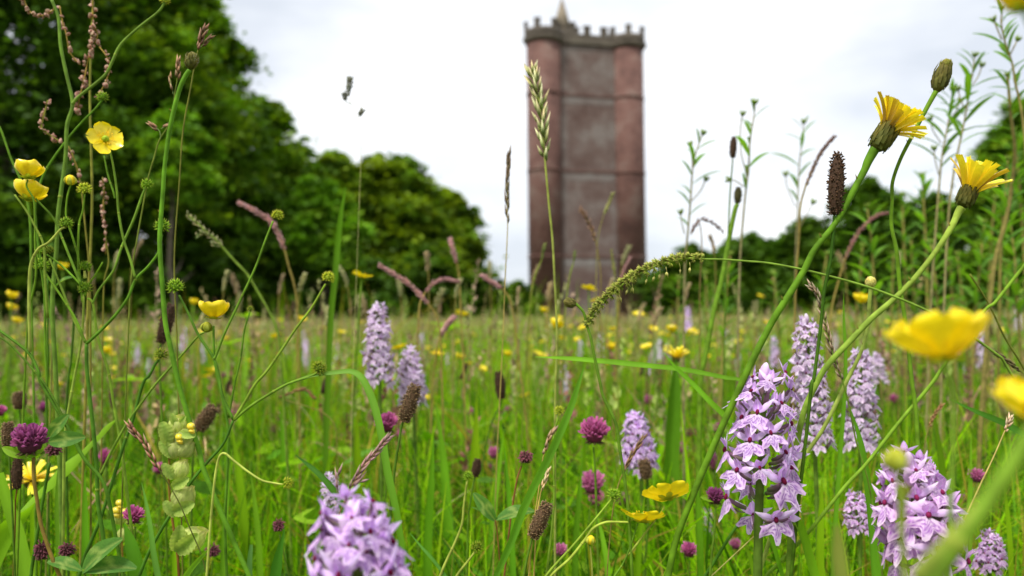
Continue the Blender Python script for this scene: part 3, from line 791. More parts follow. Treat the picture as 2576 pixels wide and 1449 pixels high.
def orchid(label, top, bot, wpx, d, n, pal='lilac', face=0.0, nbud=3, leaf=2, group='spotted orchids', sparse_low=0.0, fs=1.0, stemcol=(.07, .13, .03)):
    T, B = P(top[0], top[1], d), P(bot[0], bot[1], d)
    ax = (T - B); Ls = ax.length; ax.normalize()
    foot = Vector((B.x - ax.x * B.z * .5, B.y + .01, 0))
    root = thing('orchid', label, 'orchid', foot, group)
    r = S(wpx, d) / 2 * fs * 1.13; n = int(n * 1.75)
    pts = smooth([T - ax * r * .5, T.lerp(B, .5), B, B.lerp(foot, .5) + Vector((ax.x * .01, 0, 0)), foot])
    mb = MB(); mb.tube(pts, [r * .04, r * .07, r * .085, r * .09, r * .10], 8, stemcol, (.10, .20, .04)); part('stem', mb, M_STEM, root)
    side0 = frame(ax)
    for i in range(n):
        t = (i + .3) / n; a = i * 2.39996 + face
        k = 1.0 - .34 * t ** 2.5
        if t < sparse_low and i % 2: continue
        p = B + ax * Ls * t * .93
        rad = (side0 @ Vector((math.cos(a), math.sin(a), 0))).normalized()
        up = (ax + rad * (.15 + .5 * t * t)).normalized()
        lat = rad.cross(up).normalized(); upp = lat.cross(rad).normalized()
        tilt = (.06 + .6 * t ** 2 + random.uniform(-.25, .25))
        rad2 = (rad * math.cos(tilt) + upp * math.sin(tilt)).normalized(); upp = lat.cross(rad2).normalized()
        m3 = Matrix((lat, rad2, upp)).transposed()
        f = random.choice(FLO[pal]); M = mat4(p + rad * r * random.uniform(.08, .30) * k, m3 @ Matrix.Rotation(random.uniform(-.45, .45), 3, 'Y') @ Matrix.Rotation(random.uniform(-.35, .35), 3, 'Z') @ Matrix.Diagonal((random.uniform(.8, 1.08), 1, random.uniform(.85, 1.1))), r * k * .76 * random.uniform(.8, 1.15))
        fo = link('floret', f[2], M, root); link('lip', f[3], M, fo)
    for i in range(nbud):
        a = i * 2.4 + face + 1; p = T - ax * r * (.55 + .12 * i)
        rad = (side0 @ Vector((math.cos(a), math.sin(a), 0))); upp = (ax - rad * ax.dot(rad)).normalized(); lat = rad.cross(upp)
        m3 = Matrix((lat, rad, upp)).transposed()
        link('flower_bud', BUDLM[pal], mat4(p, m3 @ Matrix.Rotation(random.uniform(0, .35) if i else .5, 3, 'X'), r * (.75 if i else .8)), root)
    for i in range(leaf):
        a = random.uniform(0, 6.28); h = random.uniform(.08, .13); q = foot + Vector((0, 0, .01 + .02 * i))
        e = q + Vector((math.cos(a) * .05, math.sin(a) * .05, h))
        mb = MB(); mb.blade(smooth([q, q.lerp(e, .5) + Vector((0, 0, .02)), e]), [.012, .018, .012, .001], Vector((-math.sin(a), math.cos(a), 0)), G_MID, G_BRIGHT); part('leaf', mb, M_LEAF, root)
    return root
def far_orchid_meshes():
    out_ = []
    for k, pal in enumerate(('pale', 'lilac', 'pale')):
        mb = MB(); r = .020; n = 26; Ls = .07 + .012 * k; V = Vector
        for i in range(n):
            t = i / n; a = i * 2.4; kk = 1 - .4 * t * t
            M = Matrix.Translation((0, 0, Ls * t)) @ Matrix.Rotation(a, 4, 'Z') @ Matrix.Rotation(.2 + .6 * t * t, 4, 'X') @ Matrix.Scale(r * kk, 4)
            l2 = MB()
            for sx in (-1, 1): l2.blade([V((0, .45, .15)), V((sx * .25, .55, .32)), V((sx * .48, .55, .5))], [.12, .2, .01], (0, 0, 1), PALS[pal][0], PALS[pal][1])
            l2.blade([V((0, .45, .15)), V((0, .6, .35)), V((0, .7, .5))], [.12, .2, .05], (1, 0, 0), PALS[pal][1])
            l2.blade([V((0, .5, .15)), V((0, .62, -.08)), V((0, .68, -.38))], [.1, .5, .62, .3], (1, 0, 0), PALS[pal][1], PALS[pal][0], fold=.1)
            l2.ell((0, .55, .12), Matrix.Identity(3), (.07, .05, .07), (.25, .05, .2), 5, 3)
            mb.merge(l2, M)
        s = MB(); s.tube([V((0, 0, -.25)), V((.004, 0, -.1)), V((0, 0, Ls * .97))], [.0026, .0024, .0012], 6, (.09, .17, .04), (.12, .12, .06))
        for q in range(3):
            a = q * 2.1; s.blade(smooth([V((0, 0, -.2 + q * .03)), V((math.cos(a) * .02, math.sin(a) * .02, -.13 + q * .03)), V((math.cos(a) * .05, math.sin(a) * .05, -.07 + q * .03))]), [.01, .014, .01, .001], V((-math.sin(a), math.cos(a), 0)), G_MID)
        out_.append((s.mesh('stem', M_STEM), mb.mesh('flower_spike', M_PETAL), Ls))
    return out_
FARORC = far_orchid_meshes()

# ---- clover head
def clover_mb(col, dark, n=70, wilt=0.0, R_=1.0):
    mb = MB(); V = Vector
    mb.ell((0, 0, -.1), Matrix.Identity(3), (.6, .6, .6), dark, 8, 6)
    for i in range(n):
        t = (i + .5) / n; z = 1 - t * 1.55; a = i * 2.4; r = math.sqrt(max(0, 1 - z * z))
        d = V((r * math.cos(a), r * math.sin(a), z * .9 + .15)).normalized()
        dd = (d + V((random.uniform(-.35, .35), random.uniform(-.35, .35), random.uniform(.35, .85) - wilt * 1.2))).normalized()
        p = d * .45
        c = jit(mixc(col, dark, t ** 2.0 * .5), .12)
        L_ = random.uniform(.38, .66)
        mb.blade([p, p + dd * L_ * .5, p + dd * L_ * .9 + V((0, 0, .03)), p + dd * L_ + V((0, 0, -.02))], [.10, .18, .20, .07], dd.cross(V((0, 0, 1))) + V((.01, 0, 0)), mixc(c, dark, .45), c, fold=.5)
        mb.spike(p, dd, L_ * .55, .14, mixc(c, dark, .4), c, 4, .7)
    for k in range(9):
        a = k * .7; d = V((math.cos(a), math.sin(a), -.35)); mb.spike(d * .2 + V((0, 0, -.45)), d, .5, .2, (.10, .09, .03), (.2, .14, .05), 4, .3)
    return mb
CLO = {'mag': clover_mb((.60, .15, .34), (.26, .05, .11), 80).mesh('flower_head', M_PETAL), 'pur': clover_mb((.42, .10, .26), (.16, .04, .08), 90).mesh('flower_head', M_PETAL),
       'dark': clover_mb((.24, .07, .09), (.09, .04, .03), wilt=1).mesh('flower_head', M_PETAL), 'pink': clover_mb((.62, .20, .36), (.3, .07, .15), 60).mesh('flower_head', M_PETAL)}
def lance_leaf_mesh(cols, wr=.2, name='leaf', chev=False):
    mb = MB()
    def fn(u, v):
        w = math.sin(math.pi * min(1, v * .93 + .035)) ** .75 * wr
        c = mixc(cols[0], cols[1], abs(u))
        if abs(u) < .1: c = mixc(c, (.4, .5, .2), .35)
        if chev and .3 < v - .25 * (1 - abs(u)) < .42: c = mixc(c, (.32, .42, .2), .6)
        return Vector((u * w * .5, v, .10 * math.sin(v * 2.6) + abs(u) * w * .22)), c
    mb.grid(fn, 6, 10); return mb.mesh(name, M_LEAF)
LF_CLOV = lance_leaf_mesh(((.07, .17, .06), (.10, .24, .07)), .42, chev=True)
LF_LANCE = lance_leaf_mesh(((.10, .25, .03), (.15, .34, .05)), .17)
LF_LANCE2 = lance_leaf_mesh(((.06, .17, .03), (.10, .25, .05)), .14)
LF_BRIGHT = lance_leaf_mesh(((.18, .36, .03), (.25, .44, .05)), .36)
def leaf_at(parent, me, a, b, up=(0, 0, 1), d=.42, roll=0.0, wid=1.0):
    "leaf from picture point a to picture point b"
    A = P(a[0], a[1], a[2] if len(a) > 2 else d); B = P(b[0], b[1], b[2] if len(b) > 2 else d)
    y = (B - A); L_ = y.length; y.normalize(); x = y.cross(Vector(up)).normalized(); z = x.cross(y)
    m3 = Matrix((x, y, z)).transposed() @ Matrix.Rotation(roll, 3, 'Y') @ Matrix.Diagonal((wid, 1, 1))
    return link('leaf', me, mat4(A, m3, L_), parent)
def clover(label, x, y, px, d, kind, stem, w=5, scol=(.10, .20, .03), tilt=(0, 1, 0), bracts=0, leaves=(), group='red clovers', sq=1.0):
    wp = path(stem, d); base = base_of(wp)
    root = thing('red_clover', label, 'wildflower', base, group)
    mb = MB(); mb.tube(wp, [S(w, d) / 2 * .9, S(w, d) / 2, S(w, d) / 2 * 1.1], 7, scol); part('stem', mb, M_STEM, root)
    m3 = frame(CV(*tilt), roll=random.uniform(0, 6))
    link('flower_head', CLO[kind], mat4(P(x, y, d), m3 @ Matrix.Diagonal((1, 1, sq)), S(px, d) / 2), root)
    for lf in leaves: leaf_at(root, lf[2] if len(lf) > 2 else LF_CLOV, lf[0], lf[1], d=d, up=lf[3] if len(lf) > 3 else CV(.2, .3, -1), wid=lf[4] if len(lf) > 4 else 1)
    return root

# ---- plantain
def plantain_head_mesh(col, tip, n=420, ragged=0.0):
    mb = MB(); V = Vector
    mb.ell((0, 0, .5), Matrix.Identity(3), (.115, .115, .5), mixc(col, DKBR, .4), 10, 10, taper=0.0)
    for i in range(n):
        t = (i + random.random()) / n; a = i * 2.39996 + random.uniform(-.5, .5); z = min(.99, max(.01, t + random.uniform(-.02, .02))); r = .115 * math.sin(math.pi * (.06 + .90 * t)) ** .45
        d = V((math.cos(a), math.sin(a), .55)).normalized()
        mb.spike(V((math.cos(a) * r * .8, math.sin(a) * r * .8, z)), (d + V((random.uniform(-.7, .7) * (.3 + ragged), random.uniform(-.7, .7) * (.3 + ragged), random.uniform(-.5, .8) * (.3 + ragged)))).normalized(), random.uniform(.035, .085), random.uniform(.018, .034), jit(col, .5), jit(tip, .35), 4, .5)
    return mb.mesh('seed_head', M_DRY)
PLH = {'dark': plantain_head_mesh((.060, .030, .016), (.13, .075, .035), ragged=1), 'brown': plantain_head_mesh((.13, .075, .035), (.38, .27, .13)), 'green': plantain_head_mesh((.07, .075, .02), (.12, .11, .04), 120)}
def plantain(label, a, b, px, d, kind, stem, w=6, scol=(.07, .15, .03), group='ribwort plantains', ratio=None, tuft=False):
    "a = base of head, b = top"
    A, B = P(a[0], a[1], d), P(b[0], b[1], d)
    wp = path([a] + list(stem), d); root = thing('plantain', label, 'wildflower', base_of(wp), group)
    r = S(w, d) / 2
    mb = MB(); mb.tube(wp, [r * .85, r, r * 1.1], 7, scol, mixc(scol, G_MID, .4)); part('stem', mb, M_STEM, root)
    L_ = (B - A).length; k = S(px, d) / .27
    link('seed_head', PLH[kind], mat4(A, frame(B - A, roll=random.uniform(0, 6)), (k, k, L_)), root)
    if tuft:
        mb = MB()
        for i in range(9): mb.spike(B - (B - A) * .03 + CV(random.uniform(-1, 1), 0, random.uniform(-1, 1)) * L_ * .05, CV(random.uniform(-.7, .7), 1, random.uniform(-.5, .5)), L_ * random.uniform(.05, .12), L_ * .02, DKBR, BROWN)
        part('tuft', mb, M_DRY, root)
    return root

# ---- grass flower heads
def spikelets(mb, wp, px, d, n, col, tip, spread=.5, L_=None, wr=.3, back=False, two=False):
    r = S(px, d) / 2
    L_ = L_ or r * 2.0
    m = len(wp)
    for i in range(n):
        t = (i + .5) / n; k = t * (m - 1); j = min(int(k), m - 2); p = wp[j].lerp(wp[j + 1], k - j); ax = (wp[j] - wp[j + 1]).normalized()
        a = i * 2.4 if not two else (i % 2) * math.pi + random.uniform(-.3, .3)
        o = frame(ax, up=CAMV['f']) @ Vector((math.cos(a), math.sin(a), 0)); prof = min(1, .35 + 2.2 * t) * min(1, .45 + 2.5 * (1 - t))
        dd = (ax + o * spread * random.uniform(.6, 1.3)).normalized()
        mb.spike(p + o * r * .15, dd, L_ * random.uniform(.8, 1.2) * (.5 + .5 * prof), L_ * wr, jit(col, .25), jit(tip, .25), 4, .35)
def grass_head(label, head, stem, px, d, n, col, tip, w=3, spread=.4, scol=(.15, .22, .06), name='flowering_grass', L_=None, wr=.3, group='flowering grasses', two=False, extra=None, hd=None):
    hp = path(head, hd or d, False); sp = path([head[-1]] + list(stem), d)
    root = thing(name, label, 'grass', base_of(sp), group)
    mb = MB(); mb.tube(hp + sp[1:], [S(w, d) / 2 * .5, S(w, d) / 2, S(w, d) / 2], 6, scol); part('stem', mb, M_STEM, root)
    mb = MB(); spikelets(mb, hp, px, d, n, col, tip, spread, S(L_, d) if L_ else None, wr, two=two)
    if extra:
        for e in extra: spikelets(mb, path(e[0], d, False), e[1], d, e[2], col, tip, spread, S(L_, d) if L_ else None, wr); mb.tube(path(e[0] + [e[3]] if len(e) > 3 else e[0], d, False), S(1.2, d), 4, scol)
    part('seed_head', mb, M_DRY, root)
    return root
def blade_thing(label, pts, width, d, col, col2=None, side=None, group='grass blades', ground=True, d2=None, name='grass_blade', fold=.25):
    wp = path(pts, d, ground, d2); wl = [S(q, d) for q in width] if isinstance(width, (list, tuple)) else S(width, d)
    base = base_of(wp) if ground else wp[-1]
    if side is None: side = CV(.15, 1, .25) if abs(pts[0][0] - pts[-1][0]) > 1.3 * abs(pts[0][1] - pts[-1][1]) else CV(1, .1, .3)
    mb = MB(); mb.blade(wp, wl, side, col, col2, fold)
    mb.v = [tuple(Vector(v) - base) for v in mb.v]
    o = link(name, mb.mesh(name, M_LEAF), Matrix.Translation(base)); return tag(o, label, 'grass blade', group)

# ================================================================== THE NEAR PLANTS, ONE BY ONE
GS = (.13, .27, .03)
# --- left: tall buttercup with forked top
but_plant('tallest buttercup stem at left, forking high with a seed head at the top edge', .50, [
    ([(130, 0), (147, 43), (153, 117), (167, 187), (182, 260), (170, 317), (163, 400), (155, 483), (147, 550), (142, 633), (133, 733), (135, 816), (142, 950), (150, 1150)], 10, True, (.13, .25, .06)),
    ([(415, 6), (397, 30), (350, 70), (302, 113), (280, 160), (263, 192), (200, 243), (182, 262)], 7, False, (.15, .27, .07)),
    ([(258, 250), (240, 275), (200, 313), (167, 353), (133, 400), (107, 447), (88, 520), (100, 640), (128, 800), (140, 900)], 6, False, (.10, .24, .03), .53)],
    heads=[(415, 2, 26, 'y'), (258, 245, 30, 'g', .53)])
# --- forked plant in front, with the big open buttercup
but_plant('branched buttercup at left with one open flower seen face on and spiky green seed heads', .46, [
    ([(217, 865), (217, 916), (222, 966), (240, 1153), (247, 1266), (260, 1366), (262, 1449)], 10, True, (.07, .19, .03)),
    ([(408, 590), (403, 620), (397, 640), (370, 672), (340, 703), (320, 750), (290, 793), (253, 833), (217, 865)], 7, False, (.09, .22, .03)),
    ([(273, 362), (283, 417), (293, 483), (297, 536), (310, 600), (328, 655), (340, 700)], 6, False, (.14, .26, .05)),
    ([(262, 392), (270, 440), (284, 480), (290, 500)], 5, False, (.10, .22, .03)),
    ([(105, 672), (122, 700), (167, 766), (195, 810), (215, 862)], 6),
    ([(125, 650), (147, 703), (173, 773), (196, 822), (216, 862)], 6, False, (.16, .27, .06)),
    ([(118, 640), (150, 665), (180, 690), (203, 716)], 5),
    ([(90, 500), (133, 550), (157, 600), (187, 673), (203, 713)], 6, False, (.12, .24, .04)),
    ([(80, 483), (88, 526), (90, 570), (89, 616), (100, 660), (110, 740), (115, 860), (120, 1000)], 5)],
    heads=[(408, 570, 40, 'g'), (105, 668, 40, 'g'), (103, 633, 26, 'g'), (124, 630, 24, 'd')],
    flowers=[(263, 352, 92, CV(.55, .25, -.62), 'open', .455, .3)])
# two buttercups far left
but_plant('pair of open buttercups one above the other at the far left edge', .45, [
    ([(70, 452), (66, 470), (84, 500), (88, 540), (89, 616), (90, 700), (70, 800), (60, 1000)], 5, True),
    ([(37, 490), (67, 533), (90, 573), (110, 620), (115, 700), (120, 800)], 6, False, (.17, .27, .06))],
    flowers=[(72, 446, 80, CV(-.15, 1, .25), 'bowl', .45, .4), (70, 500, 90, CV(.1, 1, .45), 'bowl', .46, 1.2)])
# plant A from left edge with arched pale stem
but_plant('buttercup seed head at left on a pale stem bent like a swan neck', .44, [
    ([(-30, 810), (0, 832), (40, 860), (72, 890), (97, 933), (107, 966), (167, 1073), (213, 1153), (250, 1199), (270, 1249), (290, 1349), (310, 1449)], 8, True, (.08, .20, .03)),
    ([(165, 572), (153, 578), (123, 610), (97, 626), (80, 663), (72, 713), (75, 783), (76, 885)], 7, False, (.30, .38, .13)),
    ([(-20, 838), (20, 862), (60, 905), (113, 966), (150, 1030), (167, 1073)], 5, False, (.09, .20, .03))],
    heads=[(167, 563, 34, 'g')])
but_plant('buttercup with several upright thin stems, a yellow bud and seed heads at far left', .48, [
    ([(177, 466), (168, 500), (168, 546), (180, 593), (197, 650), (200, 700), (203, 716), (207, 760)], 5),
    ([(213, 488), (208, 530), (200, 566), (198, 650), (200, 716)], 5),
    ([(213, 681), (214, 700)], 7, False, (.40, .46, .2)),
    ([(211, 740), (207, 816), (200, 883), (183, 966), (165, 1100), (160, 1250)], 7, True, (.20, .30, .08)),
    ([(233, 763), (250, 730), (285, 680), (305, 620), (337, 550), (358, 490), (370, 470)], 6, False, (.13, .25, .05)),
    ([(220, 750), (233, 766), (245, 850), (270, 930), (285, 1010), (305, 1120)], 7, True, (.16, .28, .05)),
    ([(258, 660), (240, 690), (222, 715), (212, 745)], 5)],
    heads=[(177, 453, 28, 'yellow'), (213, 477, 36, 'y'), (215, 672, 32, 'g'), (215, 726, 36, 'g'), (370, 465, 32, 'g')])
# --- middle-left branched plant with two seed heads and buds
but_plant('wide branched buttercup left of centre carrying three spiky seed heads on long arms', .43, [
    ([(587, 1056), (563, 1116), (517, 1166), (480, 1215), (430, 1290), (380, 1380), (350, 1449)], 8, True, (.06, .17, .03)),
    ([(450, 742), (470, 783), (500, 843), (537, 903), (550, 950), (562, 1000), (587, 1056)], 7, False, (.08, .19, .03)),
    ([(687, 556), (670, 600), (644, 672), (610, 743), (567, 836), (545, 890), (538, 903)], 6, False, (.12, .25, .04)),
    ([(819, 714), (784, 773), (744, 826), (711, 876), (671, 933), (644, 966), (615, 1010), (588, 1056)], 7, False, (.17, .28, .05)),
    ([(800, 935), (784, 945), (720, 967), (660, 1003), (620, 1030), (588, 1057)], 7, False, (.13, .25, .04))],
    heads=[(442, 723, 44, 'g'), (698, 543, 32, 'y', .43, CV(.2, 1, 0)), (826, 699, 34, 'y', .43, CV(.2, 1, 0)), (802, 928, 40, 'd', .43, CV(.6, .6, 0))])
but_plant('second leg of the branched buttercup, thin stem rising straight at left of centre', .46, [
    ([(537, 820), (538, 883), (545, 930), (560, 1000), (575, 1080), (570, 1200), (565, 1320), (570, 1449)], 7, True, (.09, .22, .03)),
    ([(630, 780), (615, 830), (605, 900), (590, 970), (575, 1050)], 5, False, (.10, .22, .03))],
    heads=[(630, 778, 18, 'd'), (520, 823, 28, 'green')],
    flowers=[(537, 800, 92, CV(.05, 1, .12), 'bowl', .46, .35)])
but_plant('dark round seed head on a leaning stem crossing behind the tall plantain stem', .47, [
    ([(400, 905), (390, 916), (375, 945), (360, 966), (333, 1059), (310, 1126), (270, 1249), (247, 1316), (213, 1399)], 8, True, (.06, .17, .03)),
    ([(515, 836), (500, 846), (447, 903), (400, 956), (367, 1000), (317, 1070), (277, 1139), (252, 1196)], 6, False, (.14, .25, .05))],
    heads=[(405, 893, 36, 'd')])
but_plant('curved pale stem with yellow green seed head low at left of centre', .42, [
    ([(712, 1219), (690, 1216), (660, 1208), (620, 1185), (590, 1160), (560, 1140), (545, 1180), (530, 1300), (520, 1449)], 6, True, (.32, .40, .14))],
    heads=[(722, 1215, 32, 'y', .42, CV(1, .1, 0))])
but_plant('small seed head on a pale upright stem left of the lower middle', .43, [
    ([(1175, 1210), (1168, 1270), (1163, 1320), (1142, 1372), (1115, 1430), (1090, 1500)], 7, True, (.30, .38, .12))],
    heads=[(1178, 1199, 28, 'g', .43, CV(0, 1, -.2))])
but_plant('low seed head leaning right at the bottom middle of the photo', .42, [
    ([(1195, 1388), (1180, 1408), (1150, 1449), (1130, 1490)], 7, True, (.30, .38, .12))],
    heads=[(1200, 1377, 32, 'd', .42, CV(.3, 1, -.4))])
but_plant('small yellow green seed head standing beside the broad leaning blade right of centre', .47, [
    ([(1405, 1042), (1403, 1053), (1395, 1089), (1392, 1153), (1395, 1259), (1385, 1366), (1375, 1446)], 6, True, (.16, .28, .05))],
    heads=[(1407, 1034, 28, 'y')])
# F5,F6
but_plant('buttercup plant low right of centre with two wide open yellow flowers', .42, [
    ([(1605, 1316), (1581, 1383), (1565, 1420), (1548, 1446)], 5, True, (.10, .22, .03)),
    ([(1671, 1273), (1666, 1283), (1655, 1300), (1630, 1330), (1600, 1370), (1581, 1395)], 5, False, (.24, .32, .08)),
    ([(1585, 1314), (1550, 1313), (1521, 1314), (1491, 1329), (1471, 1359), (1431, 1406), (1385, 1448), (1360, 1490)], 7, True, (.30, .40, .10)),
    ([(1540, 1252), (1535, 1259), (1488, 1319), (1438, 1376), (1381, 1439), (1350, 1490)], 6, True, (.20, .32, .06)),
    ([(1485, 1375), (1488, 1410), (1492, 1480)], 5, True, (.25, .28, .10))],
    heads=[(1543, 1246, 36, 'g', .42, CV(.5, 1, -.2)), (1485, 1358, 26, 'yellow')],
    flowers=[(1680, 1252, 130, CV(-.05, .62, .5), 'open', .42, .628), (1618, 1312, 124, CV(.08, .92, .35), 'open', .42, .0)])
# --- near, strongly blurred buttercups at right
but_plant('large blurred buttercup cup close to the lens at right', .195, [
    ([(2368, 915), (2395, 980), (2400, 1100), (2390, 1300)], 12, True, (.15, .28, .05))],
    flowers=[(2372, 905, 275, CV(-.06, 1, .1), 'cup', .195, .3, {1: -.28, 2: .1, 3: .05, 4: .05})])
but_plant('blurred pale buttercup cut by the right edge', .19, [
    ([(2560, 1045), (2590, 1120), (2600, 1250)], 12, True)], flowers=[(2612, 1062, 250, CV(.12, 1, -.1), 'cup', .185, .3, {1: -.3})])
but_plant('blurred yellow buttercup touching the top right corner', .17, [
    ([(2565, 10), (2640, 200), (2680, 500), (2690, 900)], 12, True)], flowers=[(2566, 22, 150, CV(.1, 1, .1), 'bowl', .17, .5)])
b_ = but_plant('round olive buttercup bud very close and blurred in front of the lower right orchid', .17, [
    ([(2253, 1185), (2262, 1230), (2268, 1320), (2275, 1449)], 16, True, (.16, .24, .05)), ([(2275, 1245), (2272, 1290), (2268, 1330)], 14, False, (.18, .25, .05))],
    heads=[(2253, 1157, 62, 'green', .17), (2272, 1235, 38, 'green', .175)])
but_plant('thick blurred green stem slanting through the lower right corner', .125, [
    ([(2640, 1040), (2576, 1125), (2500, 1240), (2420, 1350), (2350, 1449), (2310, 1510)], 50, True, (.13, .25, .035)),
    ([(2476, 1262), (2420, 1320), (2360, 1390), (2300, 1455)], 30, False, (.20, .28, .07))], col=(.12, .24, .03))
blade_thing('blurred olive leaf tip rising from the bottom edge under the right orchids', [(2103, 1320), (2104, 1380), (2108, 1460), (2112, 1560)], [14, 44, 46, 40, 30], .19, (.19, .22, .08), (.17, .22, .06))

# mid-distance buttercups, each where the photo shows it
random.seed(21)
MIDB = [(910, 687, 55, 'in front of the dark wood, just above the tall pale orchid'), (1480, 720, 42, 'flat against the foot of the tower, highest of its cluster'), (1500, 752, 30, 'against the foot of the tower, just behind the arching grass head'),
    (1397, 817, 46, 'at the left foot of the tower, wide double looking'), (1468, 821, 28, 'just left of the tip of the arching grass head'), (1368, 781, 24, 'at the left foot of the tower, small and high'),
    (1413, 848, 24, 'below the wide double looking flower under the tower'), (1453, 850, 28, 'below the tower, beside the nodding bud stem'), (1162, 785, 42, 'tilted, against the dark wood between orchid and tower'),
    (1098, 885, 42, 'flat and bright, right of the second pale orchid'), (1003, 868, 46, 'partly behind the pale orchids'), (1155, 898, 28, 'orange yellow, right of the pair of pale orchids'),
    (1277, 890, 26, 'beside the dark thin grass spike'), (1322, 990, 32, 'low, left of the broad horizontal blade'), (1538, 872, 32, 'under the tower, above the horizontal blade'), (1628, 868, 36, 'right of the tower foot, above the horizontal blade'),
    (1690, 828, 34, 'right of the tower foot, cup shaped'), (1858, 857, 22, 'small, above the large lilac orchid'), (1913, 742, 20, 'tiny, between the leafy stems right of the tower'), (2165, 752, 46, 'ragged, beside the cream round bud at right'),
    (28, 743, 34, 'highest of three at the left edge'), (27, 773, 30, 'middle one of three at the left edge'), (42, 806, 28, 'lowest of three at the left edge'), (157, 670, 32, 'against the dark wood at left, behind the stems'),
    (270, 882, 30, 'behind the forked stem at left'), (285, 946, 26, 'low behind the forked stem at left'), (487, 760, 26, 'closed and round left of the open cup'), (262, 822, 24, 'behind the Y shaped fork at left')]
for (x_, y_, w_, where) in MIDB:
    d_ = min(2.6, .024 * FPX / w_)
    c_ = P(x_, y_, d_)
    root = thing('buttercup', 'soft yellow buttercup ' + where, 'wildflower', Vector((c_.x + .01, c_.y, 0)), 'buttercups out in the meadow')
    mb = MB(); mb.tube(smooth([c_, c_.lerp(Vector((c_.x + random.uniform(-.03, .03), c_.y, 0)), .5), Vector((c_.x + .01, c_.y, 0))]), .0011, 5, (.10, .20, .03)); part('stem', mb, M_STEM, root)
    flower_but(root, c_ - Vector((0, 0, S(w_ * .2, d_))), CV(random.uniform(-.35, .35), 1, random.uniform(-.3, .35)), w_ * 1.05, d_, random.choice(('bowl', 'open')), random.uniform(0, 6))
# one shared-mesh buttercup for the far field
def far_but(open_):
    mb = MB(); V = Vector
    for k in range(5):
        q = MB(); q.grid(petal_fn(L_=1.1, w=1.1, a0=R(84), a1=R(30 if not open_ else 62), cup=.2, col=YEL2, col2=YEL), 4, 4); mb.merge(q, Matrix.Rotation(k * 1.2566, 4, 'Z'))
    mb.ell((0, 0, .15), Matrix.Identity(3), (.3, .3, .2), (.4, .45, .05), 6, 4)
    return mb.mesh('flower', M_YEL)
FB = [far_but(0), far_but(1)]
fst = []
for k in range(3):
    mb = MB(); mb.tube(smooth([Vector((0, 0, 1)), Vector((.03 * (k - 1), 0, .5)), Vector((.02, .01, 0))]), .004, 5, (.12, .22, .03)); fst.append(mb.mesh('stem', M_STEM))
def scatter_but(n, d0, d1, label, group, zf):
    xs, ys = wedge(n, d0, d1, tanx=.66, side=0, power=1.0)
    for k in range(n):
        h = zf(ys[k]); b = Vector((xs[k], ys[k], 0))
        root = thing('buttercup', label, 'wildflower', b, group)
        link('stem', fst[k % 3], Matrix.Translation(b) @ Matrix.Scale(h, 4), root)
        link('flower', FB[k % 2], mat4(b + Vector((0, 0, h)), frame(Vector((random.uniform(-.4, .4), random.uniform(-.6, .3), 1))), .0115 * random.uniform(.85, 1.1)), root)
scatter_but(110, 1.3, 3.2, 'soft yellow buttercup', 'buttercups among the meadow grass', lambda d: random.uniform(.20, .36))
scatter_but(140, 3.0, 7.5, 'tiny yellow buttercup dot', 'far buttercups in the meadow', lambda d: random.uniform(.22, .37))
def buttercup_haze(n, d0, d1):
    xs, ys = wedge(n, d0, d1, tanx=.68, side=0); V = []; F = []
    for k in range(n):
        h = random.uniform(.22, .38); c = Vector((xs[k], ys[k], h)); m3 = frame(Vector((random.uniform(-.5, .5), random.uniform(-.7, .3), 1))); r = .0115; b0 = len(V)
        V.append(tuple(c))
        for q in range(10):
            a = q * .6283; rr = r * (1.05 if q % 2 else .75); V.append(tuple(c + m3 @ Vector((rr * math.cos(a), rr * math.sin(a), r * .5))))
        for q in range(10): F.append((b0, b0 + 1 + q, b0 + 1 + (q + 1) % 10))
    o = link('buttercup_flowers', np_mesh('buttercup_flowers', np.array(V), np.array(F), np.array(YEL), M_YEL), Matrix.Identity(4))
    tag(o, 'countless tiny yellow buttercups dotting the far meadow up to the trees', 'flowers', kind='stuff')
buttercup_haze(900, 7.5, 45)

# --- sorrel: pink beads along thin stalks
def bead_mesh():
    mb = MB(); mb.ell((0, 0, 0), Matrix.Identity(3), (.85, .35, .95), (.52, .27, .22), 7, 5, (.60, .46, .30), bump=.22)
    mb.ell((.25, -.3, .2), Matrix.Identity(3), (.35, .35, .4), (.42, .14, .12), 5, 4, (.5, .18, .14)); mb.ell((-.35, .1, -.1), Matrix.Identity(3), (.4, .4, .4), (.45, .20, .15), 5, 4)
    return mb.mesh('seed', M_PETAL)
BEAD = bead_mesh()
def sorrel(label, main, spikes, d, w=6):
    wp = path(main, d); root = thing('sorrel', label, 'wildflower', base_of(wp), 'sorrel plants')
    mb = MB(); mb.tube(wp, [S(w, d) / 2 * .6, S(w, d) / 2], 6, (.20, .24, .07), (.20, .19, .06))
    for sp in spikes: mb.tube(path(sp[0], d, False), S(3, d) / 2, 5, (.26, .20, .08))
    part('stem', mb, M_STEM, root)
    for pts, n, px in spikes:
        w_ = path(pts, d, False); m = len(w_)
        for i in range(n):
            k = (i + random.random() * .7) / n * (m - 1.01); j = int(k); p = w_[j].lerp(w_[j + 1], k - j)
            p = p + CV(random.uniform(-1, 1), random.uniform(-.4, .4), random.uniform(-1, 1)) * S(px * .42, d)
            link('seed', BEAD, mat4(p, frame(CV(random.uniform(-.5, .5), random.uniform(-1, 1), random.uniform(-.5, .5)), roll=random.random() * 6), S(px, d) / 2 * random.uniform(.5, 1.2)), root)
random.seed(33)
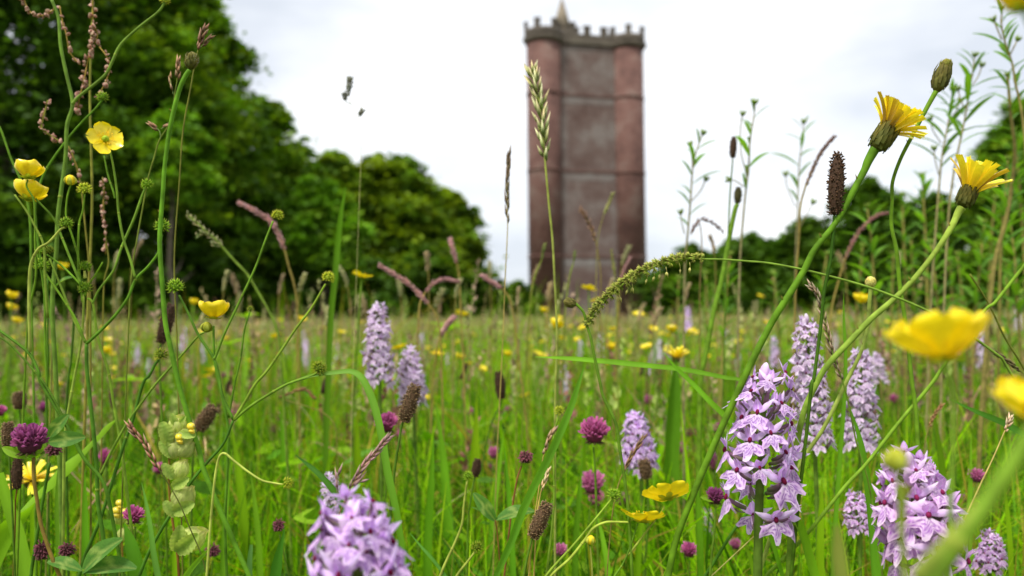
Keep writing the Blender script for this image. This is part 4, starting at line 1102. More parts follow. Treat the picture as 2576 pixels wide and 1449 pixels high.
sorrel('tall pink beaded sorrel with several hanging strings at top left', [(233, -60), (232, 20), (229, 100), (225, 233), (228, 350), (230, 483), (228, 600), (222, 760), (215, 950), (210, 1150)],
    [([(234, -20), (235, 40), (238, 80), (230, 120), (222, 145), (212, 190), (206, 225), (197, 262), (198, 285)], 46, 15), ([(250, 118), (268, 140), (276, 165), (272, 195), (262, 218), (242, 250)], 15, 14),
     ([(240, 70), (245, 90), (238, 110)], 9, 15), ([(150, 15), (160, 60), (168, 85), (176, 128), (190, 150), (203, 163)], 13, 14), ([(58, -6), (70, 24), (90, 38), (115, 38), (138, 22)], 22, 13)], .56, 8)
sorrel('short drooping sorrel string at far left beside the open buttercup', [(120, 252), (110, 290), (106, 318), (115, 332), (140, 350), (165, 365), (180, 385), (190, 420), (205, 465), (215, 560), (225, 700), (228, 900)],
    [([(120, 252), (112, 275), (108, 300), (104, 322), (118, 332)], 17, 14), ([(118, 332), (140, 350), (162, 364)], 9, 14), ([(172, 368), (182, 395), (196, 428), (203, 462)], 8, 12)], .54, 5)
sorrel('thin sorrel string with rusty pink seeds hanging beside the vertical stems at left', [(258, 445), (262, 480), (263, 540), (268, 600), (272, 660), (262, 720), (258, 900)],
    [([(258, 448), (262, 480), (260, 515), (262, 545), (266, 580), (266, 640)], 20, 13)], .60, 4)

# nodding bud and cream bud, hawkbits
def scaly_bud(n=26, c0=(.10, .12, .035), c1=(.22, .22, .06)):
    mb = MB(); mb.ell((0, 0, .45), Matrix.Identity(3), (.30, .30, .52), c0, 10, 8, c1)
    for i in range(n):
        t = i / n; a = i * 2.4; r = .30 * math.sin(math.pi * (.15 + .5 * t)); d = Vector((math.cos(a) * .16, math.sin(a) * .16, 1)).normalized()
        z = .02 + .45 * t; r = .30 * math.sqrt(max(0.02, 1 - ((z + .02 - .45) / .52) ** 2))
        pts = [Vector((math.cos(a) * r * .96, math.sin(a) * r * .96, z)), Vector((math.cos(a) * (.32), math.sin(a) * (.32), z + .22)), Vector((math.cos(a) * .26, math.sin(a) * .26, z + .48))]
        mb.blade(pts, [.15, .13, .02], Vector((-math.sin(a), math.cos(a), 0)), jit(c0, .3), jit(c1, .2), fold=-.12)
    return mb
SB = scaly_bud().mesh('bud', M_SEED); SBD = scaly_bud(c0=(.075, .085, .03), c1=(.16, .15, .06)).mesh('bud', M_SEED); SBC = scaly_bud(c0=(.35, .36, .16), c1=(.60, .56, .30)).mesh('bud', M_SEED)
def composite_stem(label, pts, w, d, col, name='hawkbit', group='hawkbits', cat='wildflower', rtop=1.0, col2=None, lens=False):
    wp = path(pts, d); root = thing(name, label, cat, base_of(wp), group); r = S(w, d) / 2
    mb = MB(); mb.tube(wp, [r * rtop, r * (rtop * .3 + .62), r * .85, r * .9, r, r, r, r, r, r], 9, col, col2)
    for k in range(3):
        q = wp[int(len(wp) * (.15 + .17 * k))]; mb.spike(q, CV(-.6, 1, -.3), r * 2.6, r * .7, mixc(col, BROWN, .5), BROWN)
    part('stem', mb, M_STEM, root); return root
# --- plantains
rt = composite_stem('tall thick stemmed hairy round bud at upper left in front of the dark wood', [(477, 176), (466, 195), (450, 233), (430, 317), (413, 417), (408, 483), (403, 550), (400, 616), (410, 733), (417, 816), (430, 883), (450, 966), (467, 1033), (500, 1133), (513, 1179), (547, 1266), (583, 1349), (627, 1449)], 12, .43, (.10, .25, .03))
link('bud', SBD, mat4(P(478, 172, .43), frame(CV(.2, 1, 0)), (S(50, .43), S(50, .43), S(44, .43))), rt)
mb = MB()
for i in range(46): v_ = CV(random.uniform(-1, 1), random.uniform(-1, 1), random.uniform(-1, 1)); mb.spike(P(483, 151, .43) + v_ * S(13, .43), (v_ + CV(0, .6, 0)).normalized(), S(9, .43), S(1.5, .43), (.35, .33, .2), sides=3)
part('hairs', mb, M_DRY, rt)
plantain('dark brown seed head standing against the sky right of centre, sharp and upright', (2099, 543), (2108, 388), 44, .42, 'dark', [(2097, 576), (2089, 650), (2075, 733), (2065, 816), (2047, 950), (2042, 966), (2029, 1099), (2012, 1249), (1995, 1400), (1990, 1449)], 9, (.028, .085, .014), tuft=True)
plantain('light brown textured head low right of the middle beside the broad leaning blade', (1339, 1355), (1378, 1266), 42, .43, 'brown', [(1337, 1365), (1325, 1410), (1318, 1446)], 6)
plantain('golden brown textured head between the pale orchids and the magenta clover', (1014, 1062), (1046, 969), 42, .46, 'brown', [(1011, 1075), (1004, 1115), (997, 1153), (988, 1210), (982, 1290), (980, 1380)], 7, (.07, .16, .03))
plantain('blurred brown head beside the yellow rattle at left', (497, 1083), (538, 1022), 42, .62, 'brown', [(490, 1110), (485, 1200), (480, 1350)], 6)
plantain('ragged brown head blurred behind the tall green stem at left', (404, 864), (432, 768), 36, .62, 'dark', [(402, 900), (404, 960), (408, 1060)], 6)
plantain('blurred dark head beside the thin stem in mid meadow', (1262, 1005), (1254, 935), 30, .85, 'dark', [(1258, 1025), (1235, 1070), (1210, 1180), (1195, 1300)], 5)
plantain('oval dark green head on a stout stem against the white sky', (1855, 513), (1858, 470), 22, .72, 'green', [(1850, 530), (1838, 590), (1815, 700), (1795, 790), (1778, 880), (1765, 950), (1760, 1050)], 13, (.12, .24, .04))
plantain('small dark head high against the sky above the oval green one', (1843, 398), (1846, 345), 20, .8, 'dark', [(1842, 420), (1838, 480), (1834, 560), (1828, 700), (1822, 850)], 4)
plantain('dry plantain at the far left edge behind the big purple clover', (22, 1128), (20, 1062), 34, .44, 'brown', [(24, 1150), (30, 1260), (36, 1400)], 5)
plantain('fuzzy brown head at left above the big purple clover', (50, 1030), (48, 985), 36, .7, 'brown', [(52, 1060), (56, 1120), (60, 1250)], 5)
plantain('slim brown sedge like spike at the lower left corner', (42, 1232), (44, 1150), 28, .44, 'dark', [(40, 1260), (36, 1330), (33, 1449)], 4, (.14, .07, .03))
plantain('dark head at the left of the low seed head', (1195, 1200), (1202, 1155), 26, .6, 'dark', [(1190, 1225), (1180, 1300), (1175, 1400)], 5)
plantain('dark drooping head under the middle orchid with lilac petals over it', (1628, 1205), (1618, 1155), 34, .62, 'brown', [(1630, 1230), (1628, 1330), (1622, 1420)], 6)

rt = composite_stem('small dark nodding bud hooked over on a green stem beside the arching grass head', [(1447, 764), (1451, 766), (1468, 786), (1478, 820), (1485, 850), (1495, 900), (1508, 963), (1518, 999), (1548, 1066), (1558, 1133), (1571, 1216), (1583, 1299), (1590, 1440)], 8, .42, (.10, .21, .03))
link('bud', SBD, mat4(P(1449, 765, .42), frame(CV(-1, .22, .1)), (S(38, .42), S(38, .42), S(34, .42))), rt)
rt = composite_stem('closed dark green bud highest at right against the white sky on a long curved stem', [(2360, 220), (2332, 273), (2295, 340), (2265, 400), (2247, 457), (2243, 500), (2244, 566), (2255, 633), (2264, 716), (2272, 783), (2277, 816), (2289, 900), (2294, 966), (2305, 1033), (2310, 1150), (2312, 1300)], 10, .43, (.13, .27, .03), rtop=1.3)
link('bud', SBD, mat4(P(2357, 228, .43), frame(CV(.33, 1, 0)), (S(64, .43), S(64, .43), S(80, .43))), rt)
link('bud_tip', SB, mat4(P(2375, 176, .43), frame(CV(.33, 1, 0)), (S(46, .43), S(46, .43), S(30, .43))), rt)
rt = composite_stem('cream coloured round bud on a slim stem right of the sharp dark plantain', [(2191, 716), (2189, 760), (2185, 800), (2179, 833), (2165, 890), (2129, 963), (2099, 1026), (2065, 1086), (2035, 1133), (1999, 1193), (1965, 1260)], 10, .46, (.26, .36, .13))
link('bud', SBC, mat4(P(2190, 722, .46), frame(CV(0, 1, 0)), (S(40, .46), S(40, .46), S(28, .46))), rt)

def ray_meshes(c0, c1, under, n=3):
    o = []
    for k in range(n):
        def fn(u, v, k=k):
            w = .15 + .10 * math.sin(min(1, v * 1.1) * 1.57)
            z = v * (1.0 + .02 * k) + .02; y = .16 * v * v * (1 + .8 * k)
            zz = z - (.035 * abs(math.sin(u * 6.28)) if v > .99 else 0)
            return Vector((u * w * .5, y + .06 * u * u, zz)), mixc(c0, c1, v)
        mb = MB(); mb.grid(fn, 8, 7)
        mb.v = [v for v in mb.v]
        o.append(mb.mesh('ray_petal', M_YEL))
    return o
RAY = ray_meshes((.90, .66, .015), (.95, .84, .04), None)
RAYU = ray_meshes((.30, .17, .03), (.70, .50, .03), None)
def hawkbit(label, pts, w, d, col, neck, axis, Lc, wc, Lr, n, spread0, spread1, side=None, tilt=.0, dull=.3, col2=None, side_bias=0.0):
    rt = composite_stem(label, pts, w, d, col, rtop=1.5, col2=col2)
    m3 = frame(axis, up=CAMV['f'])
    base = P(neck[0], neck[1], d)
    mb = MB(); rr = S(wc, d) / 2; hh = S(Lc, d)
    prof = [(.55, 0), (.9, .12), (1.05, .3), (1.0, .5), (.92, .72), (.95, 1.0)]
    pts3 = [base + m3 @ Vector((0, 0, z * hh)) for _, z in prof]
    mb.tube(pts3, [p[0] * rr for p in prof], 12, (.075, .085, .022), (.10, .10, .03))
    for i in range(44):
        t = i / 44; a = i * 2.4; r = rr * (1.05 if t > .15 else .85); z = hh * t * .62
        rad = Vector((math.cos(a), math.sin(a), 0)); q = [rad * r + Vector((0, 0, z)), rad * r * 1.07 + Vector((0, 0, z + hh * .22)), rad * r * 1.02 + Vector((0, 0, z + hh * .46))]
        mb.blade([base + m3 @ v for v in q], [rr * .42, rr * .36, rr * .04], m3 @ Vector((-math.sin(a), math.cos(a), 0)), jit((.055, .07, .02), .3), jit((.13, .12, .04), .3), fold=-.1)
    rec = part('receptacle', mb, M_SEED, rt)
    for i in range(n):
        a = i * 2.39996 + .3; t = (i + .5) / n
        sp = spread0 + (spread1 - spread0) * t
        rad = Vector((math.cos(a), math.sin(a), 0))
        sp *= 1 + side_bias * rad.x
        M = mat4(base + m3 @ (rad * rr * .75 * t + Vector((0, 0, hh * .80))), m3 @ Matrix.Rotation(a - math.pi / 2, 3, 'Z') @ Matrix.Rotation(-sp, 3, 'X') @ Matrix.Rotation(random.uniform(-.25, .25), 3, 'Z'), (S(Lr, d) * random.uniform(.8, 1.05),) * 3)
        link('ray_petal', (RAYU if random.random() < dull * t else RAY)[i % 3], M, rt)
    return rt
random.seed(8)
hawkbit('open yellow dandelion like flower against the sky at upper right, on a long diagonal stem', [(2202, 372), (2185, 405), (2175, 430), (2145, 485), (2119, 530), (2089, 576), (2049, 630), (2022, 683), (1989, 736), (1959, 783), (1932, 830), (1888, 916), (1848, 1006), (1818, 1073), (1755, 1219), (1705, 1349), (1681, 1446)], 17, .42, (.10, .24, .025),
    (2202, 376), CV(.5, .82, -.12), 72, 48, 74, 44, .06, .80, col2=(.10, .22, .02), side_bias=.42)
hawkbit('half closed orange yellow flower at the right edge with narrow pointed petals', [(2419, 522), (2412, 535), (2392, 573), (2355, 633), (2299, 700), (2249, 753), (2192, 803), (2132, 863), (2082, 920), (2052, 966), (2020, 1040), (2000, 1150), (1990, 1300)], 15, .43, (.25, .36, .10),
    (2421, 520), CV(.34, .90, -.1), 54, 40, 82, 22, .03, .66, dull=.6, col2=(.14, .27, .05), side_bias=.3)
# extra stems at right
composite_stem('green stem rising to the right edge behind the blurred buttercup', [(2640, 590), (2576, 668), (2540, 715), (2500, 762), (2478, 782), (2400, 880), (2369, 930), (2345, 966), (2299, 1019), (2249, 1079), (2182, 1166), (2132, 1219), (2075, 1286), (2029, 1346), (1965, 1413), (1932, 1443)], 9, .44, (.15, .29, .04), name='wildflower_stem', group='bare stems')
composite_stem('thin dark stem dropping to the right edge from behind the blurred buttercup', [(2440, 690), (2475, 745), (2500, 790), (2530, 850), (2576, 925), (2620, 1020)], 5, .5, (.10, .13, .03), name='wildflower_stem', group='bare stems')
composite_stem('dark green stem in the lower right between the orchids, leaning right', [(2345, 1240), (2310, 1300), (2270, 1400), (2250, 1460)], 8, .5, (.04, .12, .02), name='wildflower_stem', group='bare stems')
composite_stem('slim green stem slanting left under the two low buttercups', [(1932, 1230), (1905, 1262), (1850, 1330), (1800, 1405), (1760, 1470)], 8, .5, (.05, .15, .02), name='wildflower_stem', group='bare stems')
composite_stem('grey straw thin stem slanting beside the middle orchid at the bottom', [(2030, 1240), (1950, 1300), (1873, 1370), (1790, 1449)], 3, .48, (.34, .34, .2), name='dry_stem', group='bare stems')
composite_stem('long stem cutting in from the left edge behind the two buttercups', [(-20, 300), (0, 325), (30, 400), (60, 470), (75, 560), (80, 760), (85, 1000)], 6, .55, (.10, .22, .03), name='wildflower_stem', group='bare stems')
composite_stem('dark upright stem behind the forked plant at left', [(187, 790), (178, 900), (172, 966), (165, 1100), (170, 1300)], 6, .6, (.05, .13, .02), name='wildflower_stem', group='bare stems')
composite_stem('thin upright stem at left of the pale seed head stem', [(119, 700), (120, 820), (121, 920), (118, 1000), (120, 1150)], 6, .6, (.06, .16, .02), name='wildflower_stem', group='bare stems')

# --- arching dog's-tail grass
def dogstail():
    d = .42
    hp = [(1481, 815), (1495, 785), (1518, 758), (1545, 733), (1575, 710), (1608, 690), (1648, 671), (1688, 657), (1731, 650), (1773, 652)]
    H = path(hp, d, False, n=8); Sx = path([(1773, 652), (1821, 653), (1875, 657), (1932, 662), (2015, 677), (2082, 693), (2165, 716), (2232, 740), (2325, 778), (2420, 830), (2520, 900)], d)
    root = thing('dogstail_grass', 'sharp green one sided grass head arching down in front of the tower', 'grass', base_of(Sx), 'flowering grasses')
    mb = MB(); mb.tube(Sx, [S(5, d) / 2, S(6, d) / 2, S(7, d) / 2], 7, (.17, .30, .07)); mb.tube(H, S(6, d) / 2, 6, (.18, .28, .06)); part('stem', mb, M_STEM, root)
    meshes = []
    for v in range(4):
        mb = MB()
        for i in range(11):
            a = -1.0 + 2.0 * i / 10 + random.uniform(-.12, .12); c = jit((.24, .34, .07), .25)
            d_ = Vector((math.sin(a) * .8, random.uniform(-.45, .45), math.cos(a) * .8 + .35)).normalized()
            mb.spike(Vector((math.sin(a) * .1, 0, 0)), d_, random.uniform(.8, 1.1), .24, c, (.50, .50, .22) if i % 3 else (.16, .10, .08), 4, .45)
        for i in range(4):
            d_ = Vector((random.uniform(-1, 1), random.uniform(-.6, .6), .3)).normalized(); mb.spike(Vector((0, 0, .1)), d_, .8, .07, (.3, .2, .2), (.2, .1, .12), 3)
        meshes.append(mb.mesh('spikelet', M_SEED))
    m = len(H)
    for i in range(76):
        t = (i + .5) / 76; k = t * (m - 1); j = min(int(k), m - 2); p = H[j].lerp(H[j + 1], k - j); ax = (H[j] - H[j + 1]).normalized()
        up = (CV(-.3, 1, 0) - ax * CV(-.3, 1, 0).dot(ax)).normalized(); lat = ax.cross(up)
        th = (0.95 if i % 2 else -.5) + random.uniform(-.3, .3); th = [-.25, 1.0, 2.3, .4][i % 4] + random.uniform(-.3, .3)
        o = (up * math.cos(th) - lat * math.sin(th) * (1 if i % 3 else -1))
        size = S(19, d) * (.8 + .3 * math.sin(math.pi * t)) * (1 if th < 1.6 else .8)
        dd = (o * .8 + ax * .7).normalized()
        link('spikelet', meshes[i % 4], mat4(p + o * S(3, d), frame(dd, up=lat, roll=random.uniform(-.5, .5)), size), root)
    for i in range(9):      # hanging anthers
        t = [.38, .47, .5, .62, .66, .7, .74, .83, .9][i]; k = t * (m - 1); j = int(k); p = H[j].lerp(H[j + 1], k - j) + CV(0, -1, 0) * S(10, d)
        mb = MB(); q = p + CV(random.uniform(-.2, .2), -1, 0) * S(12, d); mb.tube([p, q], S(1, d), 3, (.6, .6, .35)); mb.spike(q, CV(random.uniform(-.4, .4), -1, 0), S(18, d), S(6, d), (.62, .62, .35)); mb.spike(q, CV(random.uniform(-.5, .1), -1, .1), S(16, d), S(5, d), (.55, .58, .3)); part('anther', mb, M_SEED, root)
dogstail()

# --- other flowering grasses
PGN = ((.30, .36, .12), (.60, .52, .30))
grass_head('pale gold and green grass head in front of the left side of the tower', [(1340, 182), (1348, 215), (1356, 255), (1362, 300), (1368, 350), (1372, 415)], [(1376, 470), (1380, 520), (1390, 600), (1396, 700), (1400, 850), (1398, 1000), (1396, 1200)], 46, .58, 46, (.22, .26, .07), (.68, .58, .34), 6, .42, (.27, .33, .13), L_=52, wr=.2)
grass_head('thin dark grass spike against the white gap left of the tower', [(1280, 394), (1278, 440), (1276, 500), (1277, 572)], [(1274, 640), (1270, 700), (1265, 850), (1258, 1000), (1250, 1150)], 9, .62, 15, (.12, .09, .05), (.20, .14, .09), 3, .12, (.30, .26, .14), L_=44, wr=.17, two=True)
FOG = [('blurred pink purple grass head curving down at left of the dark wood', [(605, 513), (640, 530), (680, 558), (702, 590), (718, 635)], [(728, 670), (740, 710), (748, 760), (750, 860)], 22, 1.0),
       ('blurred purple grass head slanting down to the right, above the second pale orchid', [(957, 668), (990, 690), (1030, 715), (1060, 745), (1080, 768)], [(1100, 800), (1110, 860), (1112, 950)], 20, .95),
       ('blurred pinkish grass head bent over to the right between orchid and tower', [(1152, 708), (1120, 704), (1090, 715), (1068, 738)], [(1055, 770), (1050, 850), (1048, 950)], 18, .95),
       ('upright faint purple grass head against the wood left of the tower', [(1133, 605), (1140, 630), (1150, 665)], [(1156, 700), (1160, 800), (1165, 900)], 18, 1.1),
       ('crimson arching grass head against the dark wood at right', [(2232, 536), (2200, 545), (2165, 580), (2140, 620), (2125, 655)], [(2110, 700), (2090, 780), (2080, 900)], 16, 1.05),
       ('brown purple slender head leaning right against the sky', [(2097, 345), (2080, 365), (2060, 395), (2042, 430), (2026, 470)], [(2015, 520), (2010, 600), (2004, 700), (1998, 850)], 17, .8),
       ('dull pink grass head at the lower edge of the wood by the left foot of the tower', [(1215, 695), (1240, 712), (1265, 728)], [(1285, 760), (1300, 850)], 20, 1.0),
       ('small purple head standing low in front of the tower at its right side', [(1585, 650), (1572, 675), (1560, 705)], [(1555, 760), (1550, 860)], 12, 1.1),
       ('pinkish grass plume leaning right above the small buttercup left of the tower', [(1140, 800), (1122, 822), (1105, 850)], [(1095, 900), (1090, 960)], 22, 1.0)]
for lab, hp, sp, px, d_ in FOG:
    n_ = 70; c_ = (.22, .085, .09) if 'crimson' in lab else ((.12, .07, .05) if 'brown' in lab else (.30, .15, .14)); grass_head(lab, hp, sp, px, d_, n_, c_, mixc(c_, (.5, .3, .28), .5), 5, .35, (.24, .20, .10), L_=px * .9)
grass_head('reddish brown pointed brome spikelet leaning left beside the yellow rattle', [(330, 1074), (345, 1095), (365, 1120), (385, 1155), (407, 1192)], [(420, 1215), (450, 1266), (475, 1320), (500, 1379), (515, 1420), (530, 1490)], 24, .42, 15, (.20, .085, .045), (.42, .26, .16), 3, .16, (.09, .12, .04), L_=42, wr=.2, two=True)
grass_head('purple tinged ryegrass spike slanting up right from behind the big front orchid', [(977, 1102), (960, 1120), (940, 1146), (915, 1172), (893, 1205), (878, 1235)], [(862, 1270), (845, 1310), (810, 1400), (790, 1460)], 22, .38, 20, (.24, .13, .14), (.36, .24, .17), 4, .2, (.22, .16, .13), L_=38, wr=.22, two=True, extra=[([(850, 1190), (848, 1215), (850, 1240)], 10, 3, (870, 1250)), ([(910, 1210), (895, 1220), (885, 1232)], 10, 3)])
grass_head('feathery straw green grass panicle leaning left against the dark wood', [(470, 540), (495, 560), (520, 585), (545, 605), (560, 622)], [(590, 655), (620, 690), (650, 735), (680, 790), (700, 840), (710, 950)], 30, .8, 40, (.25, .25, .10), (.42, .38, .20), 7, .8, (.13, .22, .05), L_=14, extra=[([(535, 608), (542, 622)], 16, 5), ([(515, 575), (500, 590), (492, 600)], 12, 6)])
grass_head('brown tipped grass head beside the hairy round bud at upper left', [(448, 155), (447, 180), (445, 205)], [(438, 245), (433, 283), (420, 320), (400, 353), (385, 400), (372, 448), (360, 520), (345, 600), (330, 700), (320, 900)], 16, .48, 9, (.22, .12, .06), (.36, .22, .12), 4, .2, (.16, .22, .06), L_=28, extra=[([(427, 193), (431, 215), (436, 238)], 8, 3), ([(382, 315), (392, 322), (402, 332)], 14, 5, (404, 350)), ([(415, 318), (405, 325)], 8, 2)])
grass_head('dark spikelets poking out above the hairy round bud', [(514, 74), (505, 100), (497, 130)], [(490, 165), (478, 230), (462, 330), (450, 460), (440, 650), (445, 850)], 22, .46, 11, (.16, .085, .05), (.26, .15, .09), 4, .3, (.14, .16, .05), L_=30, extra=[([(527, 95), (515, 108), (503, 122)], 8, 4)])
grass_head('grey green cocksfoot head alone against the white sky left of the tower', [(880, 198), (878, 215), (874, 245)], [(886, 268), (900, 300), (908, 360), (906, 480), (898, 640), (890, 860)], 26, .72, 44, (.13, .14, .10), (.24, .23, .17), 1.3, .6, (.38, .40, .30), L_=15, extra=[([(866, 238), (870, 255)], 17, 14, (884, 262)), ([(911, 278), (903, 293)], 16, 14)])
grass_head('dark bristly head leaning left against the middle of the tower', [(1462, 528), (1475, 550), (1490, 580), (1500, 610)], [(1508, 650), (1512, 700), (1512, 800), (1515, 900)], 14, .95, 26, (.13, .07, .045), (.25, .15, .08), 3, .4, (.22, .18, .09), L_=18)
grass_head('yellow green spike leaning right against the middle of the tower', [(1540, 490), (1530, 515), (1518, 542)], [(1505, 600), (1500, 700), (1498, 850)], 15, 1.0, 24, (.26, .26, .08), (.36, .34, .12), 2, .25, (.26, .26, .12), L_=16)
grass_head('slim olive head at the lower left face of the tower', [(1370, 618), (1366, 635), (1362, 655)], [(1345, 700), (1330, 800), (1320, 950)], 12, .9, 24, (.12, .15, .03), (.18, .2, .05), 4, .25, (.18, .24, .06), L_=14)
grass_head('small olive head low in front of the tower centre', [(1446, 634), (1445, 648), (1443, 660)], [(1432, 700), (1420, 800), (1415, 950)], 11, .95, 18, (.10, .13, .03), (.16, .19, .05), 4, .25, (.18, .24, .06), L_=12)
grass_head('upright olive spike right of the tower centre, low', [(1538, 632), (1543, 665), (1548, 700)], [(1550, 740), (1552, 850)], 12, .95, 24, (.20, .21, .05), (.26, .25, .08), 3, .25, (.18, .24, .06), L_=14)
grass_head('straw coloured thin spikelet on a slanting straw stem at lower right', [(2541, 1052), (2536, 1066), (2526, 1088)], [(2500, 1150), (2450, 1250), (2400, 1370), (2370, 1449), (2360, 1490)], 16, .42, 14, (.40, .28, .16), (.62, .48, .32), 4, .35, (.48, .42, .24), L_=22)
grass_head('grey brown grass head crossing the pale orchid at right', [(2040, 722), (2058, 745), (2072, 790), (2085, 850), (2100, 905), (2120, 960)], [(2130, 1000), (2140, 1050), (2155, 1120), (2180, 1200), (2200, 1300)], 22, .45, 40, (.26, .19, .11), (.42, .33, .22), 4, .25, (.14, .24, .05), L_=32, wr=.22)
grass_head('dark grass head slanting across the pink clover right of centre', [(1615, 1105), (1598, 1135), (1580, 1165), (1565, 1195)], [(1555, 1225), (1540, 1290), (1530, 1400)], 14, .5, 16, (.14, .08, .04), (.25, .16, .08), 3, .2, (.25, .2, .1), L_=32, wr=.2)
grass_head('brown grass head slanting over the blurred grass right of the front orchid', [(790, 1000), (760, 980), (700, 1000)], [(830, 1050), (850, 1150), (850, 1300)], 12, .8, 24, (.22, .11, .04), (.34, .2, .09), 3, .2, (.2, .2, .08), L_=18)
grass_head('rusty spike at the bottom right, thin and blurred', [(2368, 1020), (2350, 1045), (2335, 1080)], [(2325, 1130), (2320, 1250)], 14, .6, 20, (.26, .13, .05), (.34, .2, .09), 3, .2, (.2, .2, .08), L_=18)
grass_head('olive brown head at the right edge above the pale blurred buttercup', [(2500, 885), (2530, 905), (2570, 935)], [(2600, 970), (2620, 1100)], 20, .5, 26, (.13, .10, .04), (.25, .2, .09), 4, .25, (.15, .2, .06), L_=22)
grass_head('straw coloured dry spike above the light brown plantain at the lower middle', [(1378, 1185), (1370, 1210), (1360, 1240)], [(1352, 1290), (1345, 1400)], 14, .46, 12, (.42, .32, .16), (.6, .46, .26), 4, .2, (.5, .4, .2), L_=26)
grass_head('pale stem with dark slits beside the broad leaning blade', [(1392, 1085), (1378, 1110), (1366, 1150)], [(1360, 1200), (1345, 1300)], 12, .46, 10, (.24, .15, .08), (.42, .3, .18), 3, .15, (.4, .32, .16), L_=30)
grass_head('bent purple brown grass top against the sky between the leafy stems', [(1818, 582), (1795, 562), (1765, 552), (1745, 570), (1738, 590)], [(1760, 560), (1765, 620), (1762, 720), (1760, 850)], 12, .85, 28, (.16, .10, .09), (.26, .17, .15), 3, .4, (.16, .12, .08), L_=16)

# --- distinct blades
blade_thing('wide pale blade arching over from the dark seed head, bending down at its middle', [(716, 972), (760, 952), (800, 943), (850, 937), (885, 936), (912, 955), (938, 1010), (958, 1090), (975, 1190), (995, 1290), (1012, 1400)], [1, 7, 10, 12, 14, 18, 20, 20, 20, 18, 16, 14], .43, (.17, .32, .10), (.14, .34, .03), side=CV(.5, .75, .4))
blade_thing('long narrow blade lying across below the tower, tip pointing left', [(1345, 898), (1421, 902), (1521, 910), (1621, 920), (1721, 931), (1821, 950), (1861, 956), (1930, 985), (1960, 1060)], [1, 12, 15, 14, 12, 10, 9, 8, 6], .45, (.16, .36, .03), (.15, .34, .04), side=CV(0, 1, .6))
blade_thing('bright blade slanting down right, crossing the long horizontal one', [(1671, 890), (1705, 930), (1741, 966), (1781, 1006), (1815, 1040), (1848, 1075), (1880, 1150)], [1, 12, 14, 15, 14, 12, 10], .44, (.15, .36, .03))
blade_thing('broad blade leaning right at the middle, its tip under the nodding bud', [(1471, 916), (1455, 966), (1431, 1033), (1388, 1126), (1321, 1266), (1288, 1350), (1250, 1440)], [1, 12, 20, 22, 22, 20, 16, 14], .44, (.13, .31, .05), (.09, .24, .03))
blade_thing('stout blurred upright blade left of the large lilac orchid', [(1700, 905), (1690, 980), (1684, 1080), (1682, 1200), (1680, 1350)], [2, 34, 42, 40, 30, 20], .85, (.08, .21, .02), (.13, .30, .02), fold=.5)
blade_thing('broad curved yellow green leaf sweeping up right from the lower left corner', [(296, 1052), (250, 1090), (190, 1150), (110, 1220), (40, 1300), (0, 1370), (-30, 1450)], [1, 30, 42, 46, 44, 40, 34], .52, (.20, .38, .03), (.14, .30, .02), side=CV(.6, .7, .1))
blade_thing('upright pointed blade at left between clover and yellow rattle', [(356, 1213), (366, 1260), (378, 1320), (388, 1390), (398, 1449)], [1, 9, 13, 15, 15], .42, (.12, .28, .07))
blade_thing('second broad blade at the left edge rising from the corner', [(0, 1190), (20, 1260), (45, 1340), (70, 1449)], [20, 30, 36, 36], .5, (.17, .34, .03))
blade_thing('bright upright blade at the lower left by the dark clovers', [(148, 1150), (146, 1250), (150, 1350), (155, 1449)], [1, 18, 22, 22], .5, (.15, .31, .04))
blade_thing('short sharp blade pointing up right at the bottom left of the middle', [(536, 1370), (510, 1395), (480, 1430), (460, 1460)], [1, 12, 16, 18], .42, (.16, .33, .04))
blade_thing('dark pointed blade left of the front orchid', [(744, 1145), (775, 1170), (810, 1200), (840, 1235), (860, 1270)], [1, 12, 16, 16, 14], .4, (.06, .18, .05), (.09, .24, .03))
blade_thing('wide dark green leaf standing at the bottom left of the front orchid', [(716, 1330), (700, 1390), (690, 1449), (680, 1500)], [1, 26, 30, 28], .45, (.06, .2, .03))
blade_thing('upright dark leaf behind the yellow rattle foot', [(312, 1315), (325, 1350), (340, 1400), (350, 1449)], [1, 30, 40, 40], .46, (.10, .27, .03))
blade_thing('narrow leaf in front of the pale orchid pair at right, upright', [(2122, 735), (2123, 800), (2124, 900), (2122, 1000), (2112, 1150), (2100, 1300)], [1, 9, 12, 14, 14, 14], .5, (.13, .31, .03))
blade_thing('bright broad leaf bending down right at the foot of the large lilac orchid', [(1970, 1240), (1992, 1290), (2015, 1340), (2035, 1400), (2050, 1460)], [4, 20, 26, 26, 24], .42, (.17, .38, .02))
blade_thing('long green leaf left of the lower right orchid', [(2135, 1020), (2160, 1100), (2175, 1180), (2190, 1300), (2200, 1449)], [3, 18, 24, 30, 30], .47, (.10, .27, .03), (.13, .32, .03))
blade_thing('blurred green leaf slanting out under the large blurred buttercup to the right edge', [(2390, 1005), (2450, 1035), (2520, 1065), (2600, 1110)], [2, 16, 22, 20], .5, (.07, .21, .03), side=CV(-.3, 1, .4))
blade_thing('tall blurred green stalk with pointed tip against the wood left of the tower', [(870, 470), (858, 540), (848, 620), (842, 700), (834, 780), (828, 880)], [2, 13, 15, 15, 15, 12], .85, (.10, .24, .02), (.09, .2, .02))
blade_thing('thin leaning blade at the bottom under the low seed head', [(1030, 1340), (1060, 1375), (1090, 1410), (1120, 1449)], [1, 8, 9, 9], .43, (.09, .24, .06))
blade_thing('bluish blade tip at the bottom left edge of the front orchid', [(632, 1370), (628, 1410), (626, 1460)], [8, 16, 18], .44, (.12, .27, .13))
random.seed(77)
